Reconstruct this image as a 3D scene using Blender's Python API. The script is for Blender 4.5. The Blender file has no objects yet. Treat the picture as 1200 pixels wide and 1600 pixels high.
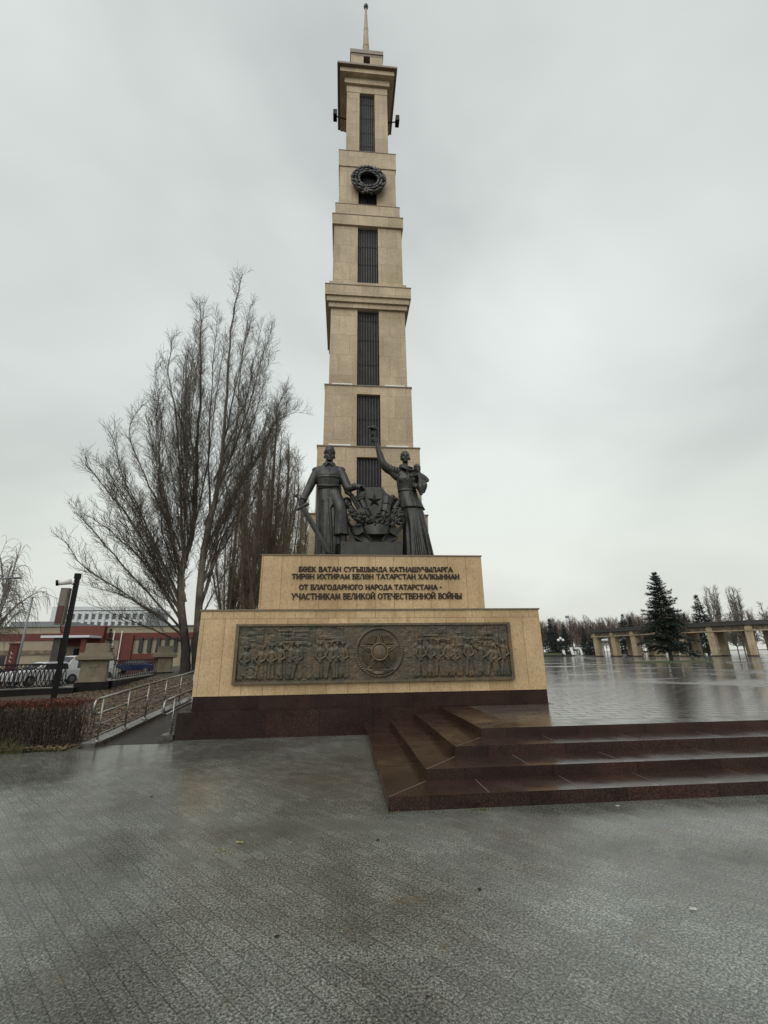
import bpy, bmesh, math, random
import numpy as np
from mathutils import Vector, Matrix, noise as mnoise

random.seed(7)
RNG = np.random.default_rng(11)
sc = bpy.context.scene
COL = sc.collection
R = math.radians

# ------------------------------------------------------------------ camera
cam_d = bpy.data.cameras.new("camera")
cam = bpy.data.objects.new("camera", cam_d)
COL.objects.link(cam)
right = Vector((0.99591202, -0.08937233, -0.0131086))
up = Vector((-0.01491535, -0.30583659, 0.95196718))
fwd = Vector((0.08908862, 0.94788004, 0.30591935))
CAMLOC = Vector((-0.77285, -10.73954, 1.65))
m3 = Matrix((right, up, -fwd)).transposed()
cam.matrix_world = Matrix.Translation(CAMLOC) @ m3.to_4x4()
cam_d.sensor_fit = 'VERTICAL'
cam_d.sensor_height = 24.0
cam_d.lens = 691.23 / 1600 * 24
cam_d.clip_start = 0.05
cam_d.clip_end = 6000
sc.camera = cam

# ------------------------------------------------------------------ world: overcast sky
world = bpy.data.worlds.new("World")
sc.world = world
world.use_nodes = True
wn, wl = world.node_tree.nodes, world.node_tree.links
bg = wn["Background"]
sky = wn.new("ShaderNodeTexSky")
sky.sky_type = 'NISHITA'
sky.sun_disc = False
SUN_EL, SUN_AZ = R(48), R(200)
sky.sun_elevation = SUN_EL
sky.sun_rotation = SUN_AZ
sky.air_density = 1.0
sky.dust_density = 4.0
tc = wn.new("ShaderNodeTexCoord")
mp = wn.new("ShaderNodeMapping")
mp.inputs['Scale'].default_value = (1.0, 1.0, 1.7)
nz = wn.new("ShaderNodeTexNoise")
nz.inputs['Scale'].default_value = 1.25
nz.inputs['Detail'].default_value = 4
nz.inputs['Roughness'].default_value = 0.45
nz.inputs['Distortion'].default_value = 0.35
rp = wn.new("ShaderNodeValToRGB")
rp.color_ramp.elements[0].position = 0.32
rp.color_ramp.elements[0].color = (5.55, 5.98, 5.86, 1)
rp.color_ramp.elements[1].position = 0.66
rp.color_ramp.elements[1].color = (8.45, 9.0, 8.72, 1)
sep = wn.new("ShaderNodeSeparateXYZ")
grad = wn.new("ShaderNodeValToRGB")          # thicker, greyer cloud towards the horizon
grad.color_ramp.elements[0].position = 0.0
grad.color_ramp.elements[0].color = (1.02, 0.985, 0.92, 1)
grad.color_ramp.elements[1].position = 0.55
grad.color_ramp.elements[1].color = (1.0, 1.0, 1.0, 1)
mulc = wn.new("ShaderNodeMix"); mulc.data_type = 'RGBA'; mulc.blend_type = 'MULTIPLY'
mulc.inputs['Factor'].default_value = 1.0
mixc = wn.new("ShaderNodeMix"); mixc.data_type = 'RGBA'
mixc.inputs['Factor'].default_value = 0.94
wl.new(tc.outputs['Generated'], mp.inputs['Vector'])
wl.new(mp.outputs['Vector'], nz.inputs['Vector'])
wl.new(nz.outputs['Fac'], rp.inputs['Fac'])
wl.new(tc.outputs['Generated'], sep.inputs['Vector'])
wl.new(sep.outputs['Z'], grad.inputs['Fac'])
wl.new(rp.outputs['Color'], mulc.inputs['A'])
wl.new(grad.outputs['Color'], mulc.inputs['B'])
wl.new(sky.outputs['Color'], mixc.inputs['A'])
wl.new(mulc.outputs['Result'], mixc.inputs['B'])
wl.new(mixc.outputs['Result'], bg.inputs['Color'])
bg.inputs['Strength'].default_value = 0.10

# ------------------------------------------------------------------ sun behind the cloud
sd = bpy.data.lights.new("sun", 'SUN')
sd.energy = 1.5
sd.angle = R(70)
sd.color = (1.0, 0.965, 0.91)
sun = bpy.data.objects.new("sun", sd)
COL.objects.link(sun)
sdir = Vector((math.sin(SUN_AZ) * math.cos(SUN_EL), math.cos(SUN_AZ) * math.cos(SUN_EL), math.sin(SUN_EL)))
sun.rotation_euler = sdir.to_track_quat('Z', 'Y').to_euler()
sun.location = (0, -20, 40)

sc.view_settings.view_transform = 'Standard'
sc.view_settings.look = 'None'
sc.view_settings.gamma = 1.0
sc.view_settings.exposure = 0.0

# ------------------------------------------------------------------ materials
MATS = {}


class NT:
    """small wrapper for building a procedural material"""
    def __init__(s, name):
        s.m = bpy.data.materials.new(name)
        s.m.use_nodes = True
        s.n, s.l = s.m.node_tree.nodes, s.m.node_tree.links
        s.b = s.n['Principled BSDF']
        s.geo = s.n.new('ShaderNodeNewGeometry')
        s.tc = s.n.new('ShaderNodeTexCoord')

    def mapv(s, src, scale=(1, 1, 1), rot=(0, 0, 0), loc=(0, 0, 0)):
        q = s.n.new('ShaderNodeMapping')
        q.inputs['Scale'].default_value = scale
        q.inputs['Rotation'].default_value = rot
        q.inputs['Location'].default_value = loc
        s.l.new(src, q.inputs['Vector'])
        return q.outputs['Vector']

    def noise(s, vec, scale, detail=4, rough=0.55, dist=0.0):
        q = s.n.new('ShaderNodeTexNoise')
        q.inputs['Scale'].default_value = scale
        q.inputs['Detail'].default_value = detail
        q.inputs['Roughness'].default_value = rough
        q.inputs['Distortion'].default_value = dist
        s.l.new(vec, q.inputs['Vector'])
        return q.outputs['Fac']

    def ramp(s, fac, stops):
        q = s.n.new('ShaderNodeValToRGB')
        e = q.color_ramp.elements
        while len(e) < len(stops):
            e.new(0.5)
        for k, (p, c) in enumerate(stops):
            e[k].position = p
            e[k].color = (c, c, c, 1) if not hasattr(c, '__len__') else (*c, 1)
        s.l.new(fac, q.inputs['Fac'])
        return q.outputs['Color']

    def mix(s, fac, a, b, mode='MIX'):
        q = s.n.new('ShaderNodeMix')
        q.data_type = 'RGBA'
        q.blend_type = mode
        for k, v in (('Factor', fac), ('A', a), ('B', b)):
            if hasattr(v, 'default_value') or hasattr(v, 'is_linked'):
                s.l.new(v, q.inputs[k])
            elif k == 'Factor':
                q.inputs[k].default_value = v
            else:
                q.inputs[k].default_value = (*v, 1) if hasattr(v, '__len__') else (v, v, v, 1)
        return q.outputs['Result']

    def brick(s, vec, w, h, c1, c2, mortar, msize=0.006, off=0.5, bias=0.0):
        q = s.n.new('ShaderNodeTexBrick')
        q.inputs['Scale'].default_value = 1.0
        q.inputs['Brick Width'].default_value = w
        q.inputs['Row Height'].default_value = h
        q.inputs['Mortar Size'].default_value = msize
        q.inputs['Mortar Smooth'].default_value = 0.1
        q.inputs['Bias'].default_value = bias
        q.inputs['Color1'].default_value = (*c1, 1)
        q.inputs['Color2'].default_value = (*c2, 1)
        q.inputs['Mortar'].default_value = (*mortar, 1)
        q.offset = off
        s.l.new(vec, q.inputs['Vector'])
        return q

    def bump(s, h, strength=0.3, dist=0.01, prev=None):
        q = s.n.new('ShaderNodeBump')
        q.inputs['Strength'].default_value = strength
        q.inputs['Distance'].default_value = dist
        s.l.new(h, q.inputs['Height'])
        if prev is not None:
            s.l.new(prev, q.inputs['Normal'])
        return q.outputs['Normal']

    def set(s, color=None, rough=None, normal=None, metallic=None, spec=None):
        for k, v in (('Base Color', color), ('Roughness', rough), ('Normal', normal), ('Metallic', metallic), ('Specular IOR Level', spec)):
            if v is None:
                continue
            if hasattr(v, 'is_linked'):
                s.l.new(v, s.b.inputs[k])
            elif hasattr(v, '__len__'):
                s.b.inputs[k].default_value = (*v, 1)
            else:
                s.b.inputs[k].default_value = v
        return s.m


def simple(name, a, b=None, scale=8, rough=0.6, bump=0.1, metallic=0.0, spec=0.5, obj=False):
    t = NT(name)
    vec = t.tc.outputs['Object'] if obj else t.geo.outputs['Position']
    b = b or tuple(x * 0.7 for x in a)
    n = t.noise(vec, scale, 5, 0.6)
    c = t.ramp(n, [(0.3, b), (0.7, a)])
    nm = t.bump(n, bump, 0.01) if bump else None
    return t.set(c, rough, nm, metallic, spec)


def stone_mat(name, bw, bh, light, dark, stain, joint, vec_shift=0.0, jw=0.006):
    t = NT(name)
    s = t.n.new('ShaderNodeSeparateXYZ')
    t.l.new(t.geo.outputs['Position'], s.inputs['Vector'])
    ad = t.n.new('ShaderNodeMath'); ad.operation = 'ADD'
    t.l.new(s.outputs['X'], ad.inputs[0]); t.l.new(s.outputs['Y'], ad.inputs[1])
    cb = t.n.new('ShaderNodeCombineXYZ')
    t.l.new(ad.outputs[0], cb.inputs['X']); t.l.new(s.outputs['Z'], cb.inputs['Y'])
    v = t.mapv(cb.outputs['Vector'], loc=(vec_shift, 0.13, 0))
    br = t.brick(v, bw, bh, light, dark, joint, jw, 0.37)
    pos = t.geo.outputs['Position']
    big = t.ramp(t.noise(pos, 0.9, 4), [(0.35, (0.80, 0.77, 0.73)), (0.65, (1.08, 1.07, 1.04))])
    c = t.mix(1.0, br.outputs['Color'], big, 'MULTIPLY')
    # worm-like pitting of the shell limestone
    pit = t.ramp(t.noise(t.mapv(pos, (1, 1, 0.7)), 26, 6, 0.75, 1.2), [(0.35, (0.42, 0.35, 0.28)), (0.56, (1.04, 1.04, 1.04))])
    c = t.mix(0.62, c, pit, 'MULTIPLY')
    # rain streaks running down
    st = t.ramp(t.noise(t.mapv(pos, (4.2, 4.2, 0.24)), 1.0, 5, 0.55), [(0.50, 0.0), (0.72, 1.0)])
    mm = t.n.new('ShaderNodeMath'); mm.operation = 'MULTIPLY'; mm.inputs[1].default_value = 0.50
    t.l.new(st, mm.inputs[0])
    c = t.mix(mm.outputs[0], c, stain)
    gr = t.noise(pos, 60, 4, 0.7)
    nm = t.bump(gr, 0.25, 0.004)
    nm = t.bump(br.outputs['Fac'], -0.35, 0.004, nm)
    return t.set(c, 0.62, nm, spec=0.35)


M = {}
M['stone'] = stone_mat('shell_limestone', 0.47, 2.6, (0.60, 0.450, 0.272), (0.50, 0.366, 0.212), (0.33, 0.200, 0.090), (0.26, 0.175, 0.095))
M['stone_tower'] = stone_mat('tower_limestone', 0.62, 0.86, (0.555, 0.460, 0.330), (0.450, 0.368, 0.258), (0.34, 0.26, 0.17), (0.36, 0.29, 0.20), 0.2, 0.010)
M['coping'] = simple('coping_stone', (0.20, 0.145, 0.095), (0.13, 0.095, 0.065), 12, 0.5)
M['soffit'] = simple('soffit_stone', (0.36, 0.29, 0.19), (0.30, 0.24, 0.16), 5, 0.7)


def granite(name, a, b, c3, rough, joints=None, spec=0.5):
    t = NT(name)
    pos = t.geo.outputs['Position']
    g = t.noise(pos, 70, 3, 0.75)
    c = t.ramp(g, [(0.36, b), (0.52, a), (0.68, c3)])
    blot = t.ramp(t.noise(pos, 1.7, 5, 0.6), [(0.36, (0.55, 0.55, 0.55)), (0.62, (1.1, 1.08, 1.05))])
    c = t.mix(0.9, c, blot, 'MULTIPLY')
    hgt = t.noise(pos, 5.0, 4, 0.6)
    nm = t.bump(hgt, 0.05, 0.01)
    s = t.n.new('ShaderNodeSeparateXYZ'); t.l.new(pos, s.inputs['Vector'])
    ad = t.n.new('ShaderNodeMath'); ad.operation = 'ADD'
    t.l.new(s.outputs['X'], ad.inputs[0]); t.l.new(s.outputs['Y'], ad.inputs[1])
    cb = t.n.new('ShaderNodeCombineXYZ'); t.l.new(ad.outputs[0], cb.inputs['X'])
    sl = t.brick(t.mapv(cb.outputs['Vector'], loc=(0.3, 0.5, 0)), 1.15, 40.0, (1.12, 1.05, 1.0), (0.72, 0.74, 0.76), (0.45, 0.42, 0.4), 0.010, 0.0)
    sn = t.n.new('ShaderNodeSeparateXYZ'); t.l.new(t.geo.outputs['Normal'], sn.inputs['Vector'])
    ab = t.n.new('ShaderNodeMath'); ab.operation = 'LESS_THAN'; ab.inputs[1].default_value = 0.5
    t.l.new(sn.outputs['Z'], ab.inputs[0])
    c = t.mix(ab.outputs[0], c, t.mix(1.0, c, sl.outputs['Color'], 'MULTIPLY'))
    if joints:
        br = t.brick(t.mapv(pos, loc=(0.31, 0.22, 0)), joints[0], joints[1], (1, 1, 1), (0.8, 0.8, 0.8), (0.35, 0.33, 0.3), 0.008, 0.0)
        c = t.mix(0.9, c, br.outputs['Color'], 'MULTIPLY')
        nm = t.bump(br.outputs['Fac'], -0.3, 0.004, nm)
    rr = t.ramp(t.noise(pos, 2.2, 5, 0.6), [(0.35, rough * 0.55), (0.65, rough * 1.35)])
    return t.set(c, rr, nm, spec=spec)


M['granite'] = granite('brown_granite', (0.025, 0.0115, 0.0085), (0.007, 0.0042, 0.0036), (0.095, 0.042, 0.030), 0.40, None, 0.25)
M['granite_step'] = granite('brown_granite_tread', (0.034, 0.0165, 0.0115), (0.009, 0.0055, 0.0045), (0.090, 0.044, 0.031), 0.22, None, 0.4)
M['joint'] = simple('mortar_joint', (0.16, 0.13, 0.11), None, 20, 0.5)


def paving_mat():
    t = NT('grey_granite_setts')
    pos = t.geo.outputs['Position']
    v = t.mapv(pos, rot=(0, 0, R(49)))
    wob = t.mix(0.02, v, t.n.new('ShaderNodeTexNoise').outputs['Color'])
    br = t.brick(wob, 0.21, 0.105, (0.142, 0.143, 0.130), (0.104, 0.106, 0.097), (0.056, 0.056, 0.050), 0.0028, 0.5)
    sp = t.ramp(t.noise(pos, 62, 3, 0.9), [(0.37, (0.12, 0.12, 0.12)), (0.5, (0.8, 0.81, 0.8)), (0.63, (2.35, 2.38, 2.30))])
    c = t.mix(1.0, br.outputs['Color'], sp, 'MULTIPLY')
    big = t.ramp(t.noise(pos, 0.55, 6, 0.62, 0.4), [(0.38, (0.62, 0.60, 0.56)), (0.5, (0.95, 0.95, 0.93)), (0.63, (1.28, 1.32, 1.32))])
    c = t.mix(0.9, c, big, 'MULTIPLY')
    rust = t.ramp(t.noise(t.mapv(pos, loc=(3, 8, 0)), 3.1, 6, 0.7), [(0.60, 0.0), (0.72, 1.0)])
    mm = t.n.new('ShaderNodeMath'); mm.operation = 'MULTIPLY'; mm.inputs[1].default_value = 0.6
    t.l.new(rust, mm.inputs[0])
    c = t.mix(mm.outputs[0], c, (0.11, 0.072, 0.032))
    # water film: broad wet patches, drier in the middle
    wet = t.noise(t.mapv(pos, loc=(1.5, 2.0, 0)), 0.42, 9, 0.66, 0.5)
    s = t.n.new('ShaderNodeSeparateXYZ'); t.l.new(pos, s.inputs['Vector'])
    mr = t.n.new('ShaderNodeMapRange')
    mr.inputs['From Min'].default_value = -1.5; mr.inputs['From Max'].default_value = -6.5
    mr.inputs['To Min'].default_value = 0.0; mr.inputs['To Max'].default_value = 0.26
    t.l.new(s.outputs['X'], mr.inputs['Value'])
    ad = t.n.new('ShaderNodeMath'); ad.operation = 'ADD'
    t.l.new(wet, ad.inputs[0]); t.l.new(mr.outputs['Result'], ad.inputs[1])
    rg = t.ramp(ad.outputs[0], [(0.42, 0.36), (0.50, 0.22), (0.60, 0.065)])
    nm = t.bump(t.noise(pos, 62, 4, 0.85), 0.22, 0.006)
    nm = t.bump(t.noise(pos, 3.2, 4, 0.6), 0.10, 0.03, nm)
    nm = t.bump(br.outputs['Fac'], -0.22, 0.005, nm)
    return t.set(c, rg, nm, spec=0.5)


def plaza_mat():
    t = NT('wet_brown_plaza_slabs')
    pos = t.geo.outputs['Position']
    br = t.brick(t.mapv(pos, rot=(0, 0, R(2))), 0.62, 0.31, (0.115, 0.098, 0.088), (0.072, 0.060, 0.054), (0.020, 0.018, 0.016), 0.015, 0.5)
    big = t.ramp(t.noise(pos, 0.7, 5, 0.6), [(0.35, (0.6, 0.58, 0.56)), (0.65, (1.1, 1.08, 1.05))])
    c = t.mix(0.8, br.outputs['Color'], big, 'MULTIPLY')
    # standing water against drier, rougher slabs
    wet = t.noise(t.mapv(pos, (0.22, 0.34, 1)), 1.0, 7, 0.66, 0.6)
    rg = t.ramp(wet, [(0.36, 0.34), (0.44, 0.13), (0.56, 0.05)])
    rg = t.mix(br.outputs['Fac'], rg, 0.6)
    nm = t.bump(t.noise(t.mapv(pos, (0.6, 1.6, 1)), 3.0, 7, 0.75), 0.16, 0.03)
    nm = t.bump(br.outputs['Fac'], -0.7, 0.008, nm)
    return t.set(c, rg, nm, spec=0.8)


M['paving'] = paving_mat()
M['plaza'] = plaza_mat()
M['road'] = simple('wet_asphalt', (0.055, 0.056, 0.058), (0.035, 0.036, 0.038), 3, 0.16, 0.02)
M['ground'] = simple('bare_ground', (0.075, 0.060, 0.042), (0.040, 0.032, 0.024), 4, 0.8, 0.3)
M['soil'] = simple('leafy_soil', (0.070, 0.048, 0.030), (0.030, 0.022, 0.015), 14, 0.75, 0.5)
M['grass'] = simple('damp_grass', (0.060, 0.075, 0.026), (0.035, 0.045, 0.016), 9, 0.8, 0.5)
M['litter'] = simple('fallen_leaves', (0.24, 0.165, 0.095), (0.085, 0.055, 0.034), 3.1, 0.55, 0)


def bronze_mat():
    t = NT('dark_patinated_bronze')
    pos = t.geo.outputs['Position']
    n = t.noise(pos, 4.5, 5, 0.6)
    c = t.ramp(n, [(0.32, (0.016, 0.0165, 0.016)), (0.68, (0.040, 0.038, 0.033))])
    st = t.ramp(t.noise(t.mapv(pos, (9, 9, 1.1)), 1.0, 5, 0.65), [(0.54, 0.0), (0.72, 0.6)])
    c = t.mix(st, c, (0.045, 0.052, 0.047))
    rr = t.ramp(t.noise(pos, 7, 4, 0.6), [(0.35, 0.26), (0.65, 0.48)])
    return t.set(c, rr, t.bump(t.noise(pos, 22, 5, 0.7), 0.12, 0.01), 0.15, 0.5)


M['bronze'] = bronze_mat()
M['bronze_black'] = simple('black_metal_ribs', (0.056, 0.057, 0.058), (0.034, 0.035, 0.036), 2.5, 0.5, 0.03, 0, 0.4)


def relief_mat():
    t = NT('patinated_relief_bronze')
    pos = t.geo.outputs['Position']
    n = t.noise(pos, 3.0, 5, 0.6)
    c = t.ramp(n, [(0.34, (0.058, 0.057, 0.044)), (0.5, (0.088, 0.073, 0.051)), (0.68, (0.128, 0.092, 0.054))])
    n2 = t.noise(pos, 17, 5, 0.7)
    c = t.mix(0.8, c, t.ramp(n2, [(0.3, (0.55, 0.58, 0.56)), (0.7, (1.25, 1.22, 1.2))]), 'MULTIPLY')
    # colour brighter on raised edges, darker in hollows
    w = t.ramp(t.geo.outputs['Pointiness'], [(0.45, (0.60, 0.62, 0.60)), (0.5, (1.0, 1.0, 1.0)), (0.56, (1.5, 1.42, 1.25))])
    c = t.mix(0.85, c, w, 'MULTIPLY')
    return t.set(c, 0.46, t.bump(n2, 0.2, 0.006), 0.25, 0.5)


M['relief'] = relief_mat()
M['letter'] = simple('letter_bronze', (0.028, 0.019, 0.012), (0.016, 0.012, 0.009), 8, 0.5, 0, 0.1, 0.3)
M['white'] = simple('white_paint', (0.78, 0.78, 0.76), (0.68, 0.68, 0.66), 5, 0.4, 0)
M['steel'] = simple('brushed_steel', (0.34, 0.325, 0.30), (0.24, 0.23, 0.21), 20, 0.26, 0.0, 0.9)
M['iron'] = simple('black_iron', (0.010, 0.010, 0.011), (0.006, 0.006, 0.007), 10, 0.5, 0, 0, 0.2)
M['black'] = simple('black_paint', (0.006, 0.006, 0.007), (0.004, 0.004, 0.004), 6, 0.5, 0, 0, 0.15)
M['pillar'] = simple('sandy_concrete', (0.225, 0.188, 0.132), (0.145, 0.12, 0.085), 3.5, 0.7, 0.1)
M['darkwall'] = simple('damp_dark_granite_wall', (0.013, 0.010, 0.009), (0.006, 0.005, 0.005), 5, 0.5, 0.1, 0, 0.2)
M['kerb'] = simple('wet_granite_kerb', (0.10, 0.092, 0.085), (0.035, 0.031, 0.029), 9, 0.2, 0.08)
M['ramp'] = simple('wet_ramp_paving', (0.050, 0.042, 0.037), (0.024, 0.020, 0.018), 5, 0.42, 0.5, 0, 0.22)


def bark_mat(name, a, b, sc_=(6, 6, 1.2), foot=None):
    t = NT(name)
    pos = t.geo.outputs['Position']
    n = t.noise(t.mapv(pos, sc_), 1.6, 6, 0.7)
    c = t.ramp(n, [(0.33, b), (0.62, a)])
    if foot:                                           # bark colour goes near black below a ragged height
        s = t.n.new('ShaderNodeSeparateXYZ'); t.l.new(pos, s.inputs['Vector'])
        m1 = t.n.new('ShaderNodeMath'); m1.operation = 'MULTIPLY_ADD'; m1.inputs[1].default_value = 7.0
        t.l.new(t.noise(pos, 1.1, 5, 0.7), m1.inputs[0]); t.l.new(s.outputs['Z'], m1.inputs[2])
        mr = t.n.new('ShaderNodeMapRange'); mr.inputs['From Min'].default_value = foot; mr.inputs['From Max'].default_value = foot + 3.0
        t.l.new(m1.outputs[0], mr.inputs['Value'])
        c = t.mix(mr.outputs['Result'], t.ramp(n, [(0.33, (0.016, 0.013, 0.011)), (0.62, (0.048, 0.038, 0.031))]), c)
    return t.set(c, 0.8, t.bump(n, 0.5, 0.03), spec=0.25)


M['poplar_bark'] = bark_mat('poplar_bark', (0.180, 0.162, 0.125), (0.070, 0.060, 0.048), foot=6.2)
M['poplar_bark_far'] = bark_mat('poplar_row_bark', (0.20, 0.165, 0.115), (0.10, 0.080, 0.056))
M['twig'] = simple('poplar_twigs', (0.130, 0.112, 0.086), (0.078, 0.065, 0.050), 2, 0.7, 0, spec=0.2)
M['twig_brown'] = simple('brown_poplar_twigs', (0.200, 0.160, 0.108), (0.130, 0.102, 0.068), 1.5, 0.7, 0, spec=0.3)
M['birch_twig'] = simple('birch_twigs', (0.16, 0.135, 0.115), (0.085, 0.070, 0.060), 1.2, 0.7, 0, spec=0.3)
M['birch_bark'] = bark_mat('birch_bark', (0.52, 0.49, 0.45), (0.14, 0.12, 0.11), (3, 3, 6))
M['wood_twig'] = simple('far_wood_twigs', (0.165, 0.120, 0.098), (0.105, 0.078, 0.066), 0.25, 0.8, 0, spec=0.2)
M['wood_trunk'] = simple('far_birch_trunks', (0.36, 0.31, 0.27), (0.19, 0.16, 0.14), 0.8, 0.8, 0, spec=0.2)
M['grey_twig'] = simple('far_grey_twigs', (0.17, 0.145, 0.125), (0.11, 0.095, 0.082), 0.3, 0.8, 0, spec=0.2)


def needle_mat(name, a, b, s):
    t = NT(name)
    n = t.noise(t.geo.outputs['Position'], s, 5, 0.65)
    c = t.ramp(n, [(0.34, b), (0.66, a)])
    return t.set(c, 0.65, None, spec=0.3)


M['needles'] = needle_mat('spruce_needles', (0.052, 0.068, 0.050), (0.014, 0.022, 0.018), 2.2)
M['needles_far'] = needle_mat('far_spruce_needles', (0.050, 0.064, 0.056), (0.020, 0.028, 0.026), 0.8)
M['trunk_dark'] = bark_mat('spruce_bark', (0.085, 0.065, 0.048), (0.03, 0.022, 0.018))
M['hedge_leaf'] = needle_mat('hedge_red_leaves', (0.165, 0.055, 0.036), (0.050, 0.018, 0.013), 5)
M['hedge_low'] = needle_mat('hedge_brown_leaves', (0.175, 0.112, 0.066), (0.040, 0.025, 0.016), 6)
M['hedge_stem'] = simple('hedge_stems', (0.050, 0.036, 0.028), (0.022, 0.016, 0.013), 9, 0.7, 0)
M['weed'] = simple('green_weed', (0.105, 0.098, 0.035), (0.055, 0.052, 0.02), 20, 0.6, 0)
M['yellow_leaf'] = simple('yellow_leaf', (0.62, 0.55, 0.22), (0.42, 0.34, 0.12), 30, 0.5, 0)
M['dark_leaf'] = simple('wet_dark_leaf', (0.035, 0.028, 0.022), (0.018, 0.015, 0.012), 30, 0.4, 0)
M['red_wall'] = simple('red_render', (0.135, 0.031, 0.022), (0.10, 0.025, 0.018), 1.2, 0.7, 0.05)
M['beige_wall'] = simple('beige_render', (0.34, 0.29, 0.21), (0.27, 0.225, 0.16), 0.9, 0.7, 0.05)
M['grey_wall'] = simple('pale_grey_render', (0.62, 0.64, 0.65), (0.55, 0.58, 0.60), 0.1, 0.7, 0)
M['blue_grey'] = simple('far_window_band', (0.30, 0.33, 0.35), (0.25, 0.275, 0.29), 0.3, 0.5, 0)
M['roof'] = simple('grey_roof_sheet', (0.22, 0.23, 0.24), (0.16, 0.165, 0.17), 1, 0.5, 0)
M['glass'] = simple('dark_glass', (0.03, 0.034, 0.038), (0.018, 0.02, 0.024), 0.7, 0.08, 0)
M['car_white'] = simple('white_car_paint', (0.50, 0.50, 0.50), (0.45, 0.45, 0.45), 1, 0.22, 0)
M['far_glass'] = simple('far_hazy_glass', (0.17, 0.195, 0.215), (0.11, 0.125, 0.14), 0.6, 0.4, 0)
M['car_blue'] = simple('dark_blue_car_paint', (0.010, 0.020, 0.085), (0.008, 0.014, 0.06), 1, 0.2, 0)
M['car_dark'] = simple('charcoal_car_paint', (0.035, 0.035, 0.038), None, 1, 0.22, 0)
M['rubber'] = simple('tyre_rubber', (0.018, 0.018, 0.018), None, 12, 0.8, 0)
M['tail'] = simple('red_lens', (0.35, 0.02, 0.015), None, 5, 0.25, 0)
M['jet'] = simple('jet_grey_paint', (0.60, 0.62, 0.63), (0.46, 0.48, 0.50), 0.8, 0.35, 0)
M['jet_dark'] = simple('jet_dark_trim', (0.06, 0.065, 0.07), None, 3, 0.4, 0)
M['pergola_stone'] = stone_mat('colonnade_limestone', 1.3, 0.8, (0.47, 0.40, 0.28), (0.40, 0.335, 0.23), (0.30, 0.23, 0.15), (0.24, 0.19, 0.125))
M['pergola_dark'] = simple('colonnade_dark_fascia', (0.050, 0.046, 0.040), (0.030, 0.028, 0.025), 0.8, 0.5, 0)
M['frieze'] = simple('colonnade_frieze', (0.24, 0.19, 0.125), (0.075, 0.058, 0.042), 1.6, 0.6, 0.2)
M['globe'] = simple('white_lamp_globe', (0.80, 0.80, 0.78), (0.76, 0.76, 0.74), 3, 0.3, 0)
M['sign_red'] = simple('sign_red_face', (0.085, 0.020, 0.018), (0.05, 0.014, 0.013), 4, 0.4, 0)
M['sign_grey'] = simple('sign_grey_face', (0.17, 0.155, 0.125), (0.11, 0.10, 0.085), 3, 0.4, 0)


# ------------------------------------------------------------------ helpers
def tag(o, label=None, cat=None, group=None, kind=None):
    if label: o['label'] = label
    if cat: o['category'] = cat
    if group: o['group'] = group
    if kind: o['kind'] = kind
    return o


def thing(name, label, cat, loc=(0, 0, 0), rz=0.0, group=None):
    o = bpy.data.objects.new(name, None)
    o.empty_display_size = 0.2
    COL.objects.link(o)
    o.location = loc
    o.rotation_euler = (0, 0, rz)
    return tag(o, label, cat, group)


def finish(name, me, mat, parent=None, world=False, smooth=False):
    """link a mesh as one object; world=True: vertices are in world space, parent unrotated"""
    o = bpy.data.objects.new(name, me)
    COL.objects.link(o)
    if mat is not None and not me.materials:
        for mm in (mat if isinstance(mat, (list, tuple)) else [mat]):
            me.materials.append(mm)
    if smooth:
        me.polygons.foreach_set('use_smooth', [True] * len(me.polygons))
    if parent is not None:
        o.parent = parent
        if world:
            p, loc = parent, Vector((0, 0, 0))
            while p is not None:
                loc += p.location
                p = p.parent
            me.transform(Matrix.Translation(-loc))
    return o


def obj(name, bm, mat, parent=None, world=False, smooth=False, bevel=0.0):
    if bevel:
        es = [e for e in bm.edges if len(e.link_faces) == 2 and e.calc_face_angle(0) > 0.5]
        bmesh.ops.bevel(bm, geom=es, offset=bevel, segments=1, affect='EDGES', clamp_overlap=True)
    bm.normal_update()
    me = bpy.data.meshes.new(name)
    bm.to_mesh(me)
    bm.free()
    return finish(name, me, mat, parent, world, smooth)


def pyobj(name, V, F, mat, parent=None, world=False, smooth=False):
    me = bpy.data.meshes.new(name)
    me.from_pydata([tuple(v) for v in V], [], F)
    me.update()
    return finish(name, me, mat, parent, world, smooth)


def B():
    return bmesh.new()


def box(bm, x0, x1, y0, y1, z0, z1, top=None, rz=0.0, at=(0, 0)):
    """axis box; top = (dx, dy) inset of the upper face"""
    tx, ty = top or (0, 0)
    ps = [(x0, y0, z0), (x1, y0, z0), (x1, y1, z0), (x0, y1, z0),
          (x0 + tx, y0 + ty, z1), (x1 - tx, y0 + ty, z1), (x1 - tx, y1 - ty, z1), (x0 + tx, y1 - ty, z1)]
    c, s = math.cos(rz), math.sin(rz)
    vs = [bm.verts.new((p[0] * c - p[1] * s + at[0], p[0] * s + p[1] * c + at[1], p[2])) for p in ps]
    for f in ((3, 2, 1, 0), (4, 5, 6, 7), (0, 1, 5, 4), (1, 2, 6, 5), (2, 3, 7, 6), (3, 0, 4, 7)):
        bm.faces.new([vs[i] for i in f])
    return vs


def frames(P):
    P = [Vector(p) for p in P]
    out = []
    prev = None
    for i in range(len(P)):
        a = P[max(i - 1, 0)]; b = P[min(i + 1, len(P) - 1)]
        t = (b - a)
        t = t.normalized() if t.length > 1e-9 else Vector((0, 0, 1))
        if prev is None:
            ref = Vector((0, 1, 0)) if abs(t.y) < 0.9 else Vector((1, 0, 0))
            u = (ref - t * ref.dot(t)).normalized()
        else:
            u = (prev - t * prev.dot(t)).normalized()
        prev = u
        out.append((P[i], t, u, t.cross(u)))
    return out


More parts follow.
